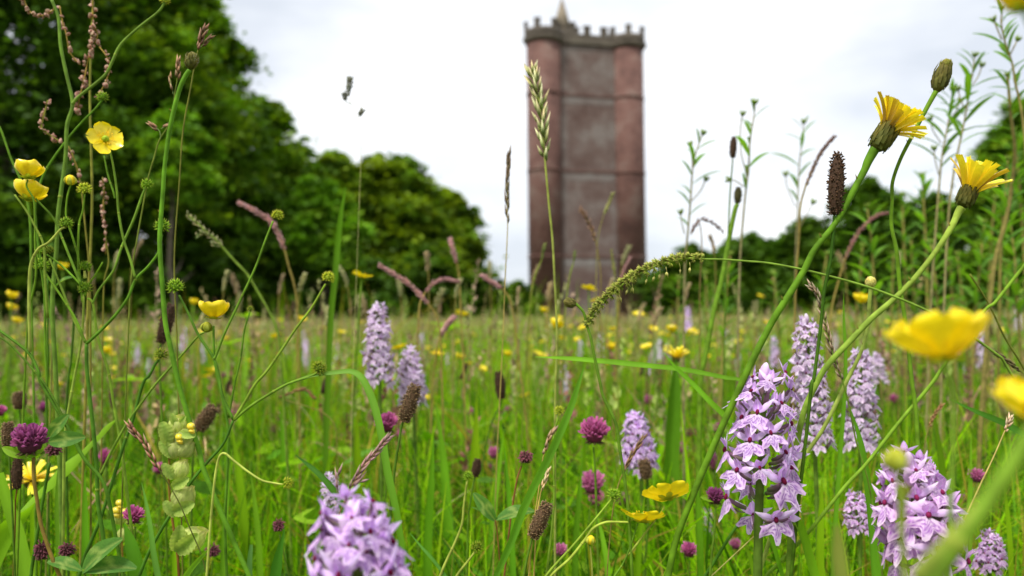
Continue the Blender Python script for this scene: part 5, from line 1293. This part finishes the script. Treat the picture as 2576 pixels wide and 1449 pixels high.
BW = ['left of the curved pale stem', 'left of the yellow rattle', 'under the middle left branching', 'right of the golden brown plantain, narrow', 'right of the golden brown plantain, wide', 'above the bluish leaflets', 'right of the bluish leaflets', 'right of the leaning broad blade', 'left of the two low buttercups',
      'behind the two low buttercups', 'left of the large lilac orchid foot', 'at the foot of the large lilac orchid', 'behind the dark plantain stem, wide', 'under the large blurred buttercup', 'right of the round buds of the lower right orchid', 'behind the straw stem at the right edge', 'behind the lowest fork at left', 'right of the large purple clover', 'left of the broad leaning blade, very wide and soft', 'right of the very wide soft one', 'under the pale orchids, wide and soft', 'under the round seed head, soft', 'right above the big foreground orchid', 'under the arching pale blade']
for k, (x_, y_, h_, w_, d_) in enumerate([(560, 1130, 330, 14, .6), (440, 1240, 220, 14, .55), (655, 1180, 280, 16, .6), (1075, 1090, 380, 22, .65), (1130, 1010, 450, 26, .75), (1230, 1080, 380, 18, .7), (1290, 1120, 330, 16, .6), (1445, 1150, 300, 18, .65), (1530, 1280, 200, 16, .55),
        (1600, 1240, 220, 18, .6), (1760, 1180, 280, 20, .6), (1900, 1350, 130, 14, .5), (2060, 1200, 260, 24, .55), (2380, 1000, 420, 26, .65), (2430, 1090, 360, 20, .6), (2540, 1190, 260, 18, .55), (215, 1180, 280, 18, .55), (90, 1230, 230, 20, .55), (1190, 990, 450, 34, .9), (1350, 1000, 420, 30, .9), (900, 1030, 400, 30, .9), (620, 1060, 380, 24, .8), (800, 1120, 330, 22, .7), (730, 1020, 380, 28, .95)]):
    l_ = random.uniform(-40, 40)
    blade_thing('upright green grass blade ' + BW[k], [(x_ + l_, y_), (x_ + l_ * .5, y_ + h_ * .33), (x_ + l_ * .15, y_ + h_ * .66), (x_, y_ + h_)], [1, w_ * .8, w_, w_, w_ * .9], d_, jit(random.choice([G_BRIGHT, G_MID, (.17, .36, .03), (.11, .28, .02)]), .15), group='upright foreground grass blades')

# --- orchids
random.seed(3)
orchid('large lilac spotted orchid in sharp focus right of centre', (1925, 925), (1908, 1330), 205, .42, 24, 'lilac', .5, nbud=3, sparse_low=.35, fs=1.17)
orchid('big blurred lilac orchid in the foreground at the bottom left of centre', (885, 1275), (915, 1620), 285, .275, 28, 'lilac', 1.0, nbud=2, fs=1.17)
orchid('lower right pinkish lilac orchid with round buds on top, behind the olive bud', (2285, 1150), (2325, 1425), 225, .38, 22, 'pink', 2.0, nbud=7, fs=1.16)
orchid('tall pale orchid left of centre standing against the dark wood', (948, 762), (955, 960), 95, .80, 34, 'pale', .3, nbud=2)
orchid('shorter pale orchid just right of the tall pale one', (1030, 880), (1040, 1015), 92, .84, 26, 'pale', 1.3, nbud=1)
orchid('narrow whitish orchid crossed by the dark plantain stem at right', (2028, 795), (2050, 1130), 118, .60, 40, 'pale', .9, nbud=2)
orchid('pale orchid half hidden behind the grass head, right of the narrow whitish one', (2168, 880), (2165, 1130), 104, .66, 34, 'pale', 2.2, nbud=1)
orchid('soft lilac orchid in the middle distance right of the magenta clover', (1598, 1040), (1612, 1180), 108, .72, 26, 'lilac', .7, nbud=1)
orchid('small blurred orchid behind the top of the big foreground orchid', (828, 1190), (838, 1300), 70, .60, 20, 'pale', .2, nbud=1)
orchid('small dim orchid right of the two low buttercups', (1775, 1285), (1778, 1345), 55, .85, 16, 'pale', .4, nbud=0)
orchid('lilac orchid in the bottom right corner behind the thick blurred stem', (2495, 1345), (2490, 1440), 90, .56, 20, 'pink', .4, nbud=1)
orchid('faded orchid foot left of the lower right orchid', (2150, 1240), (2160, 1340), 84, .58, 16, 'pink', 1.4, nbud=0)
orchid('pale orchid right of the pale half hidden one, very soft', (2200, 890), (2210, 960), 60, .95, 16, 'pale', .4, nbud=1)
def far_orchid(x, y, hpx, lab, grp='far orchids in the meadow', k=0):
    st, hd, Ls = FARORC[k % 3]; d_ = min(3.2, (Ls + .02) * FPX / hpx)
    t = P(x, y, d_); b = Vector((t.x, t.y, 0)); s = 1.0
    root = thing('orchid', lab, 'orchid', b, grp)
    h0 = t.z - Ls
    Mz = Matrix.Translation((b.x, b.y, h0)) @ Matrix.Rotation(random.uniform(0, 6), 4, 'Z')
    link('stem', st, Matrix.Translation((b.x, b.y, h0)) @ Matrix.Diagonal((1, 1, max(1, h0 / .25), 1)), root); link('flower_spike', hd, Mz, root)
for k, (x_, y_, h_, lab) in enumerate([(347, 868, 70, 'blurred lilac orchid behind the thin stems at left, left one of a pair'), (462, 826, 70, 'blurred lilac orchid beside the ragged brown head at left'), (376, 905, 60, 'blurred lilac orchid right of the pair at left'), (466, 915, 60, 'low blurred orchid left of the open cup buttercup'), (1730, 775, 75, 'blurred purple orchid right of the tower foot'), (1660, 855, 75, 'blurred purple orchid just above the bright crossing blade'),
        (1460, 860, 50, 'small pale orchid below the tower behind the nodding bud stem'), (1125, 895, 50, 'small pale orchid right of the tilted buttercup'), (770, 870, 40, 'tiny whitish orchid left of the tall pale orchid'), (1690, 925, 60, 'pale orchid left of the large lilac one, blurred'), (1575, 955, 60, 'faint orchid above the soft lilac one'), (2560, 775, 70, 'pink orchid at the right edge'), (2430, 920, 60, 'faint violet orchid under the large blurred buttercup'), (1380, 1100, 45, 'faint violet orchid behind the broad leaning blade'), (845, 900, 40, 'faint pale orchid left of the tall pale orchid stem'), (550, 1040, 50, 'faint orchid behind the blurred brown head at left')]):
    far_orchid(x_, y_, h_, lab, k=k)
xs, ys = wedge(20, 1.8, 4.6, tanx=.62, side=0)
for k in range(20):
    st, hd, Ls = FARORC[k % 3]; h0 = random.uniform(.13, .22); b = Vector((xs[k], ys[k], 0)); root = thing('orchid', 'faint pale orchid', 'orchid', b, 'faint orchids sunk in the grass')
    link('stem', st, Matrix.Translation((b.x, b.y, h0)), root); link('flower_spike', hd, Matrix.Translation((b.x, b.y, h0)) @ Matrix.Rotation(random.uniform(0, 6), 4, 'Z'), root)

# --- clovers
random.seed(9)
clover('large purple clover at the left edge with grey green leaves', 75, 1110, 98, .42, 'pur', [(84, 1150), (86, 1200), (92, 1250), (105, 1320), (130, 1400), (150, 1449)], 9, (.20, .15, .06),
    leaves=[((124, 1100), (175, 1042)), ((122, 1112), (218, 1100)), ((66, 1152), (8, 1126), LF_BRIGHT), ((72, 1150), (62, 1112), LF_BRIGHT), ((74, 1150), (112, 1132), LF_BRIGHT)])
clover('small purple clover beside the blurred yellow flower at lower left', 336, 1298, 56, .5, 'mag', [(340, 1325), (340, 1360), (345, 1440)])
clover('magenta clover behind the golden brown plantain', 972, 1066, 64, .62, 'mag', [(978, 1095), (975, 1150), (970, 1250)], 4)
clover('magenta pink clover centre right, wide open', 1496, 1088, 82, .58, 'mag', [(1493, 1125), (1497, 1180), (1500, 1260)], 6)
clover('pink clover blurred under the wide open magenta one', 1490, 1218, 74, .72, 'pink', [(1488, 1250), (1480, 1330)], 5)
clover('small round purple clover with a green leaf, right of the low buttercups', 1799, 1250, 52, .48, 'pur', [(1800, 1278), (1798, 1330), (1790, 1400)], 6, leaves=[((1762, 1250), (1812, 1258), LF_BRIGHT)])
clover('dark withered clover in the lower middle', 1322, 1150, 42, .50, 'dark', [(1312, 1172), (1300, 1210), (1285, 1300)], 5, (.2, .1, .06))
clover('dark closed clover head left of the front orchid', 701, 1322, 32, .46, 'dark', [(703, 1345), (715, 1400), (730, 1460)], 5, sq=1.3)
clover('dark red clover at the bottom left, left one of two', 106, 1385, 42, .46, 'dark', [(105, 1410), (100, 1460)], 5, sq=1.6)
clover('dark red clover at the bottom left, right one of two', 168, 1383, 44, .47, 'dark', [(166, 1410), (160, 1460)], 5)
clover('dark brown withered clover behind the large purple one', 135, 1130, 44, .47, 'dark', [(125, 1165), (112, 1230), (95, 1330), (80, 1430)], 8, (.05, .14, .02))
clover('small pink clover in mid meadow right of the pale seed stem', 1241, 1140, 30, .8, 'pink', [(1240, 1160), (1235, 1250)], 3, sq=1.3)
clover('pink red clover at the right edge low beside the straw stem', 2456, 1198, 44, .6, 'pink', [(2450, 1225), (2440, 1300)], 4)
clover('pink clover under the small purple clover, low right of centre', 1850, 1370, 34, .7, 'pink', [(1852, 1390), (1850, 1449)], 4)
clover('dim magenta clover low below the two buttercups', 1733, 1385, 48, .62, 'mag', [(1735, 1410), (1730, 1470)], 4)
clover('dim clover at the bottom right of the light brown plantain', 1410, 1385, 40, .62, 'pink', [(1410, 1410), (1405, 1470)], 4)
clover('magenta clover glimpsed behind the yellow rattle', 402, 1180, 36, .75, 'mag', [(402, 1200), (400, 1300)], 4)
clover('purple clover cut by the left edge above the large one', 0, 1035, 34, .7, 'mag', [(2, 1060), (4, 1200)], 4)
clover('dark clover in the grass at lower left of the front orchid', 535, 1385, 42, .6, 'dark', [(535, 1410), (530, 1480)], 4)
clover('pink clover far right behind the lower right orchid', 2430, 1255, 26, .9, 'pink', [(2430, 1270), (2428, 1350)], 3)
mids = []
CH = [('mag', 'magenta'), ('pink', 'pink'), ('dark', 'brown'), ('pur', 'purple')]
st_ = MB(); st_.tube(smooth([Vector((0, 0, 1)), Vector((.02, 0, .5)), Vector((0, 0, 0))]), .006, 5, (.09, .17, .03)); st_ = st_.mesh('stem', M_STEM)
xs, ys = wedge(140, .85, 3.4, tanx=.62, side=0)
for k in range(140):
    kd, nm = CH[[0, 1, 2, 2, 3][k % 5]]; h = random.uniform(.12, .22); b = Vector((xs[k], ys[k], 0))
    root = thing('red_clover', 'small blurred %s clover head' % nm, 'wildflower', b, 'blurred %s clovers in the grass' % nm)
    link('stem', st_, Matrix.Translation(b) @ Matrix.Diagonal((.35, .35, h, 1)), root); link('flower_head', CLO[kd], Matrix.Translation(b + Vector((0, 0, h))) @ Matrix.Rotation(random.uniform(-.5, .5), 4, 'X') @ Matrix.Diagonal((.0085 * random.uniform(.7, 1.1), .0085, .0085 * random.uniform(.8, 1.5), 1)), root)
xs, ys = wedge(130, .95, 5.0, tanx=.64, side=0)
for k in range(130):
    h = random.uniform(.15, .31); b = Vector((xs[k], ys[k], 0)); kd = ('brown', 'dark')[k % 2]
    root = thing('plantain', 'blurred %s plantain head' % ('light brown' if kd == 'brown' else 'dark brown'), 'wildflower', b, 'blurred %s plantains' % kd)
    link('stem', st_, Matrix.Translation(b) @ Matrix.Diagonal((.22, .22, h, 1)), root)
    L_ = random.uniform(.016, .028); link('seed_head', PLH[kd], mat4(b + Vector((0, 0, h)), frame(Vector((random.uniform(-.4, .4), random.uniform(-.3, .3), 1))), (.028, .028, L_)), root)

# --- yellow rattle
def rattle(label, stem, caps, flw, d, w=7):
    wp = path(stem, d); root = thing('yellow_rattle', label, 'wildflower', base_of(wp), 'yellow rattles')
    mb = MB(); mb.tube(wp, [S(w, d) * .4, S(w, d) / 2], 7, (.30, .22, .08), (.16, .06, .03)); part('stem', mb, M_STEM, root)
    for (x, y, px, dx, dy, k) in caps:
        ax = CV(dx, dy, random.uniform(-.2, .1)); m3 = frame(ax, up=CAMV['f'])
        r = S(px, d) / 2
        def fn(u, v, r=r, k=k):
            a = u * math.pi; prof = (math.sin(min(1, v * 1.06) * math.pi * .86 + .12) ** .6 if v > 0 else .15) * (1 + .06 * math.sin(2 * a + k * 3) * v + .05 * math.sin(a + k * 5))
            prof = max(.12, prof); tooth = 1 + .16 * max(0, v - .8) * 5 * math.cos(a - k * 2)
            rib = 1 + .05 * math.cos(a * 5 + v * 3 + k) + .03 * math.cos(a * 11 + 5 * v)
            c = mixc((.46, .55, .14), (.66, .69, .26), .5 + .5 * math.cos(a * 12 + 4 * v + 2 * math.sin(a * 3))); c = mixc(c, (.45, .30, .16), .5 * max(0, v - .85) * 6 if v > .85 else 0)
            return Vector((math.cos(a) * prof * rib * (.92 - .15 * v), math.sin(a) * prof * .66 * rib, (v * 1.85 - .9) * tooth)), c
        mb = MB(); mb.grid(fn, 24, 12); M = mat4(P(x, y, d), m3 @ Matrix.Rotation(k * .4, 3, 'Z'), r)
        link('calyx', mb.mesh('calyx', M_POD), M, root)
    for (x, y, px) in flw:
        r = S(px, d) / 2; mb = MB(); M = mat4(P(x, y, d - .004), frame(CV(.8, -.1, -.4), up=CAMV['u']), r); I = Matrix.Identity(3)
        mb.ell((0, .25, .0), I, (.62, .62, .75), (.88, .72, .05), 10, 7); mb.ell((.0, -.45, .25), I, (.5, .35, .6), (.86, .68, .05), 8, 6, bump=.15); mb.ell((.1, -.75, .45), I, (.35, .25, .4), (.85, .66, .05), 7, 5, bump=.2); mb.ell((0, .35, .62), I, (.16, .16, .16), (.12, .10, .16), 6, 4)
        link('flower', mb.mesh('flower', M_YEL), M, root)
    for (a, b) in [((430, 1150), (402, 1110)), ((425, 1120), (405, 1062)), ((440, 1070), (430, 1040)), ((452, 1062), (468, 1045)), ((436, 1205), (408, 1168)), ((434, 1225), (478, 1200)), ((440, 1300), (412, 1262)), ((436, 1290), (492, 1262)), ((444, 1390), (500, 1338)), ((440, 1385), (452, 1318)), ((452, 1090), (494, 1098))] if d < .5 else []:
        leaf_at(root, LF_YR, a, b, d=d - .003, up=CV(.6, .3, -1), wid=1.0)
    return root
def toothed_bract():
    mb = MB()
    def fn(u, v):
        w = math.sin(math.pi * min(1, v * .9 + .06)) ** .6 * .5 * (1 + (.22 * abs(math.sin(v * 22)) if abs(u) > .99 else 0))
        return Vector((u * w * .5, v, .16 * math.sin(v * 2.2) + abs(u) * w * .25 + .012 * math.sin(v * 40) * abs(u))), mixc((.26, .40, .07), (.42, .52, .12), abs(u))
    mb.grid(fn, 4, 26); return mb.mesh('leaf', M_POD)
LF_YR = toothed_bract()
rattle('yellow rattle plant at lower left with inflated pale green pods and two small yellow flowers', [(435, 1060), (428, 1120), (424, 1160), (424, 1220), (430, 1280), (438, 1340), (445, 1400), (450, 1449)],
    [(447, 1070, 52, .25, 1, .5), (436, 1092, 50, -.2, 1, 1), (462, 1102, 60, .45, 1, 0), (438, 1130, 56, -.1, 1, .6), (466, 1128, 56, .7, .8, 0), (452, 1182, 54, .35, 1, .1), (461, 1252, 70, .5, 1, -.1), (484, 1355, 72, .85, .8, .1)], [(480, 1076, 30), (450, 1103, 28)], .43)
rattle('second yellow rattle, blurred, left of the small purple clover', [(300, 1270), (305, 1320), (308, 1400)], [(300, 1300, 46, 0, 1, 0), (312, 1345, 40, .3, 1, 0)], [(300, 1268, 26), (292, 1288, 30), (312, 1290, 26)], .6, 5)
hawkbit('blurred yellow flower low at the left edge behind the large purple clover', [(80, 1225), (80, 1280), (85, 1400)], 8, .62, (.1, .2, .03), (80, 1225), CV(.05, 1, -.2), 22, 26, 55, 26, .4, 1.35)
hawkbit('pale yellow shaggy flower below the tower right, above the bright crossing blade', [(1700, 915), (1702, 960), (1705, 1060)], 5, .9, (.1, .2, .03), (1700, 912), CV(.1, 1, 0), 14, 16, 34, 22, .2, .9)

# --- trefoil and clover leaves in the lower left
rt = thing('clover_leaf', 'grey green pointed clover leaflets on a stalk at the bottom left', 'plant', Vector((P(240, 1449, .42).x, P(240, 1449, .42).y, 0)), 'leaf sprays')
mb = MB(); wp = path([(210, 1432), (215, 1455), (220, 1490)], .42); mb.tube(wp, S(3, .42), 6, GS); part('stem', mb, M_STEM, rt)
leaf_at(rt, LF_CLOV, (208, 1440), (314, 1358), CV(-.3, .75, -1), .42, 0, .95); leaf_at(rt, LF_CLOV, (212, 1438), (345, 1436), CV(0, 1, -.6), .42); leaf_at(rt, LF_CLOV, (206, 1436), (120, 1416), CV(0, 1, -.6), .42)
rt = thing('clover_leaf', 'small bluish green leaflets in the lower middle, right of the pale seed stem', 'plant', Vector((P(1260, 1449, .45).x, P(1260, 1449, .45).y, 0)), 'leaf sprays')
mb = MB(); wp = path([(1246, 1308), (1252, 1340), (1255, 1400), (1258, 1449)], .45); mb.tube(wp, S(2, .45), 6, (.2, .12, .05)); part('stem', mb, M_STEM, rt)
leaf_at(rt, LF_CLOV, (1246, 1310), (1190, 1240), CV(0, .5, -1), .45, 0, .9); leaf_at(rt, LF_LANCE2, (1246, 1310), (1185, 1278), CV(0, 1, -.6), .45); leaf_at(rt, LF_CLOV, (1248, 1308), (1345, 1290), CV(0, 1, -.6), .45)
rt = thing('clover_leaf', 'arching grey leaf blurred among the left stems above the meadow', 'plant', Vector((P(133, 800, .6).x, P(133, 800, .6).y, 0)), 'leaf sprays')
mb = MB(); wp = path([(140, 720), (135, 760), (130, 900)], .6); mb.tube(wp, S(2, .6), 6, (.2, .22, .1)); part('stem', mb, M_STEM, rt); leaf_at(rt, LF_CLOV, (140, 720), (186, 700), CV(0, 1, -.5), .6)
# broad soft leaves mid left
for k, (x_, y_, s_, d_, lab) in enumerate([(575, 870, 70, 1.4, 'soft pale green broad leaf behind the open cup at left'), (330, 960, 80, 1.2, 'curled pale green leaf behind the forked stem at left'), (1130, 830, 90, 2.0, 'pale green spreading leaf between the orchids and the tower'), (620, 800, 60, 1.6, 'pale green leaf rising behind the open cup buttercup')]):
    c_ = P(x_, y_, d_); rt = thing('broad_leaf', lab, 'plant', Vector((c_.x, c_.y, 0)), 'broad leaved plants')
    mb = MB(); mb.tube([c_, Vector((c_.x, c_.y, 0))], .002, 5, GS); part('stem', mb, M_STEM, rt)
    for q in range(6):
        a = q * 1.05; e = c_ + Vector((math.cos(a), math.sin(a) * .8, random.uniform(-.1, .35))) * S(s_, d_) * .6
        y_v = (e - c_); L_ = y_v.length; y_v.normalize(); x_v = y_v.cross(Vector((0, 0, 1))).normalized()
        link('leaf', LF_BRIGHT, mat4(c_, Matrix((x_v, y_v, x_v.cross(y_v))).transposed() @ Matrix.Diagonal((1.3, 1, 1)), L_), rt)

# --- tall leafy stems at right (soft focus, narrow leaves)
random.seed(14)
def budtip():
    mb = MB()
    for i in range(9):
        a = i * 2.4; mb.spike((0, 0, .02 * i), Vector((math.cos(a) * .5, math.sin(a) * .5, 1 - .02 * i)), .9 - .04 * i, .2, (.13, .24, .04), (.2, .26, .08), 4, .4)
    return mb.mesh('bud_cluster', M_SEED)
BT = budtip()
def leafy(label, pts, d, nl, lpx, branches=(), w=5, dense=False, scol=(.22, .20, .11), top=26, start=.0, name='leafy_stem', wid=1.0):
    wp = path(pts, d); root = thing(name, label, 'wildflower', base_of(wp), 'tall leafy stems at right')
    mb = MB(); mb.tube(wp, [S(w, d) * .3, S(w, d) / 2, S(w, d) * .6], 6, scol)
    tips = [(wp[0], wp[0] - wp[1])]
    for br in branches:
        bp = path(br, d, False); mb.tube(bp, S(w * .6, d) / 2, 5, scol); tips.append((bp[0], bp[0] - bp[1]))
    part('stem', mb, M_STEM, root)
    for p, ax in tips: link('bud_cluster', BT, mat4(p - ax.normalized() * S(top * .3, d), frame(ax), S(top, d)), root)
    m = int(len(wp) * (.62 if dense else .5))
    for i in range(nl):
        t = start + (1 - start) * (i + .6) / nl; k = t * (m - 1.01); j = int(k); p = wp[j].lerp(wp[j + 1], k - j); ax = (wp[j] - wp[j + 1]).normalized()
        a = i * 2.4 + random.uniform(-.4, .4); out_ = frame(ax) @ Vector((math.cos(a), math.sin(a), 0)); rise = random.uniform(.35, .95) * (1.1 if t < .3 else .8)
        y_v = (out_ + ax * rise).normalized(); x_v = y_v.cross(ax).normalized(); z_v = x_v.cross(y_v)
        L_ = S(lpx, d) * random.uniform(.7, 1.15) * min(1, .5 + 1.2 * t) * (1 if dense else 1.35)
        link('leaf', random.choice((LF_LANCE, LF_LANCE2, LF_LANCE2)), mat4(p, Matrix((x_v, y_v, z_v)).transposed() @ Matrix.Diagonal((wid, 1, 1)), L_), root)
    return root
leafy('slim twiggy stem with two leafy tips, nearest the tower on its right', [(1768, 335), (1752, 385), (1742, 430), (1738, 500), (1730, 580), (1726, 640), (1722, 740), (1720, 900)], .95, 12, 55, [[(1736, 365), (1741, 400), (1742, 432)], [(1775, 452), (1762, 480), (1740, 505)], [(1712, 536), (1715, 560), (1722, 588)]], 5, scol=(.20, .19, .17))
leafy('tall twiggy stem reaching highest left of the hawkbit flowers', [(1900, 258), (1895, 300), (1888, 350), (1882, 420), (1875, 490), (1868, 560), (1862, 640), (1858, 780)], .95, 10, 60, [[(1868, 288), (1862, 330), (1866, 390), (1880, 440)], [(1835, 452), (1850, 455), (1872, 470)]], 5, scol=(.20, .19, .17))
leafy('faint twiggy stem with a small leafy top right of the tallest one', [(2022, 308), (2018, 350), (2012, 420), (2008, 520), (2004, 620), (2000, 760)], 1.2, 10, 55, [[(1976, 440), (1980, 470), (2000, 520)], [(2045, 510), (2030, 540), (2006, 580)]], 4, scol=(.20, .19, .17))
leafy('narrow leaved stem standing right of the diagonal hawkbit stem', [(2452, 140), (2448, 180), (2438, 230), (2428, 300), (2412, 370), (2400, 430), (2390, 520), (2380, 640)], .9, 16, 66, [[(2470, 165), (2462, 190), (2446, 215)], [(2410, 225), (2420, 260), (2432, 275)]], 5, scol=(.22, .21, .17))
leafy('grey stemmed plant with drooping narrow leaves between the two hawkbit flowers', [(2396, 225), (2392, 270), (2382, 320), (2372, 390), (2362, 470), (2352, 580), (2345, 700)], .95, 21, 62, [[(2340, 300), (2348, 330), (2368, 360)], [(2415, 255), (2405, 280), (2388, 300)], [(2350, 375), (2352, 400), (2362, 440)]], 5, scol=(.22, .21, .17))
leafy('tall narrow leaved stem by the top right corner', [(2522, 20), (2518, 60), (2530, 110), (2545, 160), (2556, 210), (2568, 260), (2578, 330), (2585, 450), (2590, 600)], .85, 16, 62, [[(2500, 50), (2508, 70), (2520, 100)], [(2560, 100), (2550, 120), (2540, 140)]], 6, scol=(.22, .20, .12))
leafy('leaning leafy stem at the right edge below the top corner one', [(2534, 190), (2536, 230), (2545, 300), (2552, 380), (2545, 480), (2530, 560), (2505, 650), (2490, 760)], .9, 16, 88, [], 10, dense=True)
RL = [(2200, 520, .11), (2275, 490, .1), (2330, 440, .1), (2390, 500, .1), (2455, 560, .1), (2520, 400, .1), (2570, 330, .1), (2150, 620, .1), (2300, 600, .1), (2360, 610, .1), (2430, 640, .1), (2490, 500, .1), (2560, 560, .1), (1820, 640, .1), (2060, 640, .1), (1960, 690, .1), (2240, 640, .1), (2540, 660, .1), (1700, 700, .1), (1780, 690, .1)]
WHERE = ['left of the tall dark right edge tree', 'behind the long curved bud stem', 'right behind the long curved bud stem', 'behind the half closed flower stem', 'just right of the half closed flower', 'close to the right edge, tall', 'cut by the right edge, tallest of the bushy ones', 'under the crimson grass head', 'low behind the curved bud stem', 'above the blurred buttercup, left', 'above the blurred buttercup, middle', 'above the blurred buttercup, right, tall', 'at the right edge above the blurred buttercup', 'right of the tower, low and light green', 'behind the top of the whitish orchid', 'between the hawkbit stem and the stout plantain stem', 'left of the cream round bud', 'low at the right edge', 'at the right foot of the tower', 'right of the tower foot behind the arching grass']
for k, (x_, y_, _) in enumerate(RL):
    d_ = random.uniform(1.0, 1.7) if y_ < 630 else random.uniform(1.2, 2.0)
    l_ = random.uniform(-25, 25)
    leafy('bushy light green narrow leaved plant ' + WHERE[k], [(x_ + l_, y_), (x_ + l_ * .5, y_ + 90), (x_, y_ + 190), (x_ - l_ * .3, y_ + 300)], d_, 20, 100 / d_ if y_ < 630 else 90 / d_, [], 7, dense=True, scol=(.22, .21, .10), wid=1.25, top=22)

# thin stems of mid grass, each distinct enough to be seen behind
random.seed(55)
for k in range(38):
    x_ = random.uniform(240, 2100) if k > 25 else [330, 750, 1180, 820, 600, 500, 1090, 1235, 1300, 1560, 1640, 1720, 1800, 1900, 300, 240, 880, 700, 1010, 1440, 2260, 2480, 2130, 560, 130, 1380][k]; y_ = 0; y_ = random.uniform(590, 800) if x_ > 260 else random.uniform(640, 800)
    d_ = random.uniform(.95, 1.6); c_ = random.choice([(.34, .26, .12), (.24, .17, .08), (.28, .29, .10), (.28, .30, .11)]); l_ = random.uniform(-25, 25)
    grass_head('blurred straw brown grass head', [(x_ + l_, y_), (x_ + l_ * .5, y_ + 22), (x_ + l_ * .2, y_ + 48)], [(x_, y_ + 90), (x_ - l_ * .2, y_ + 220)], random.uniform(10, 22), d_, 26, c_, mixc(c_, (.5, .4, .25), .5), 2.5, random.uniform(.25, .7), (.24, .22, .1), L_=14, group='blurred grass heads behind the flowers')

# ------------------------------------------------------------------ say which one each scattered plant is
MARKS = [(890, 700, 'the high buttercup before the wood'), (948, 850, 'the tall pale orchid'), (1035, 930, 'the shorter pale orchid'), (1036, 1010, 'the golden brown plantain'), (972, 1066, 'the magenta clover'), (1496, 1088, 'the open pink clover'),
    (1600, 1100, 'the soft lilac orchid'), (1920, 1050, 'the large lilac orchid'), (2035, 950, 'the narrow whitish orchid'), (2170, 990, 'the half hidden pale orchid'), (2365, 840, 'the big blurred buttercup'), (2300, 1230, 'the lower right orchid'), (2560, 1000, 'the blurred buttercup at the edge'),
    (1650, 1270, 'the pair of low buttercups'), (1360, 1310, 'the brown plantain at bottom'), (1490, 860, 'the foot of the tower'), (1620, 740, 'the arching grass head'), (1440, 900, 'the tip of the horizontal blade'), (1255, 970, 'the dark mid meadow plantain'), (1322, 1150, 'the withered clover'),
    (1178, 1200, 'the pale seed stem'), (800, 930, 'the dark round seed head'), (540, 800, 'the open yellow cup'), (587, 1056, 'the wide branching fork'), (450, 1150, 'the yellow rattle'), (75, 1105, 'the large purple clover'), (215, 865, 'the left Y shaped fork'), (40, 770, 'the three buttercups at left edge'),
    (336, 1298, 'the small purple clover'), (700, 1215, 'the bent pale stem'), (890, 1330, 'the big front orchid'), (2190, 710, 'the cream round bud'), (2110, 460, 'the sharp dark plantain'), (1855, 490, 'the oval green head'), (720, 600, 'the pink plume at left'), (830, 700, 'the yellow green seed head'), (1800, 1250, 'the round purple clover')]
CINV = CAM_M.inverted()
cand = {}
for o in list(C.objects):
    if o.parent is None and o.get('group') in ('buttercups among the meadow grass', 'far buttercups in the meadow', 'faint orchids sunk in the grass', 'blurred brown plantains', 'blurred dark plantains', 'blurred grass heads behind the flowers') or (o.parent is None and str(o.get('group', '')).startswith('blurred') and o.get('category') == 'wildflower'):
        ks = KC.get(o.name, [])
        h = ks[-1] if ks else o
        p = W[h.name].translation if h.name in W else o.location
        if 'grass heads' in o['group']: p = Vector((o.location.x, o.location.y, .42))
        q = CINV @ p; x_ = 1288 + FPX * q.x / -q.z; y_ = 724.5 - FPX * q.y / -q.z
        m = min(MARKS, key=lambda t: (t[0] - x_) ** 2 + (t[1] - y_) ** 2 * 2); dx, dy = x_ - m[0], y_ - m[1]
        w_ = ('right of' if dx > 0 else 'left of') if abs(dx) > abs(dy) else ('below' if dy > 0 else 'above')
        cand.setdefault((o['label'], w_, m[2]), []).append((math.hypot(dx, dy), o))
ORD = ['', 'second ', 'third ', 'fourth ', 'fifth ', 'sixth ', 'seventh ', 'eighth ', 'ninth ', 'tenth ', 'eleventh ', 'twelfth ', 'thirteenth ', 'fourteenth ', 'fifteenth ', 'sixteenth ', 'seventeenth ', 'eighteenth ']
for (lab, w_, mk), lst in cand.items():
    lst.sort(key=lambda t: t[0])
    for i, (_, o) in enumerate(lst): o['label'] = '%s, %snearest %s %s' % (lab, ORD[min(i, 17)], w_, mk)
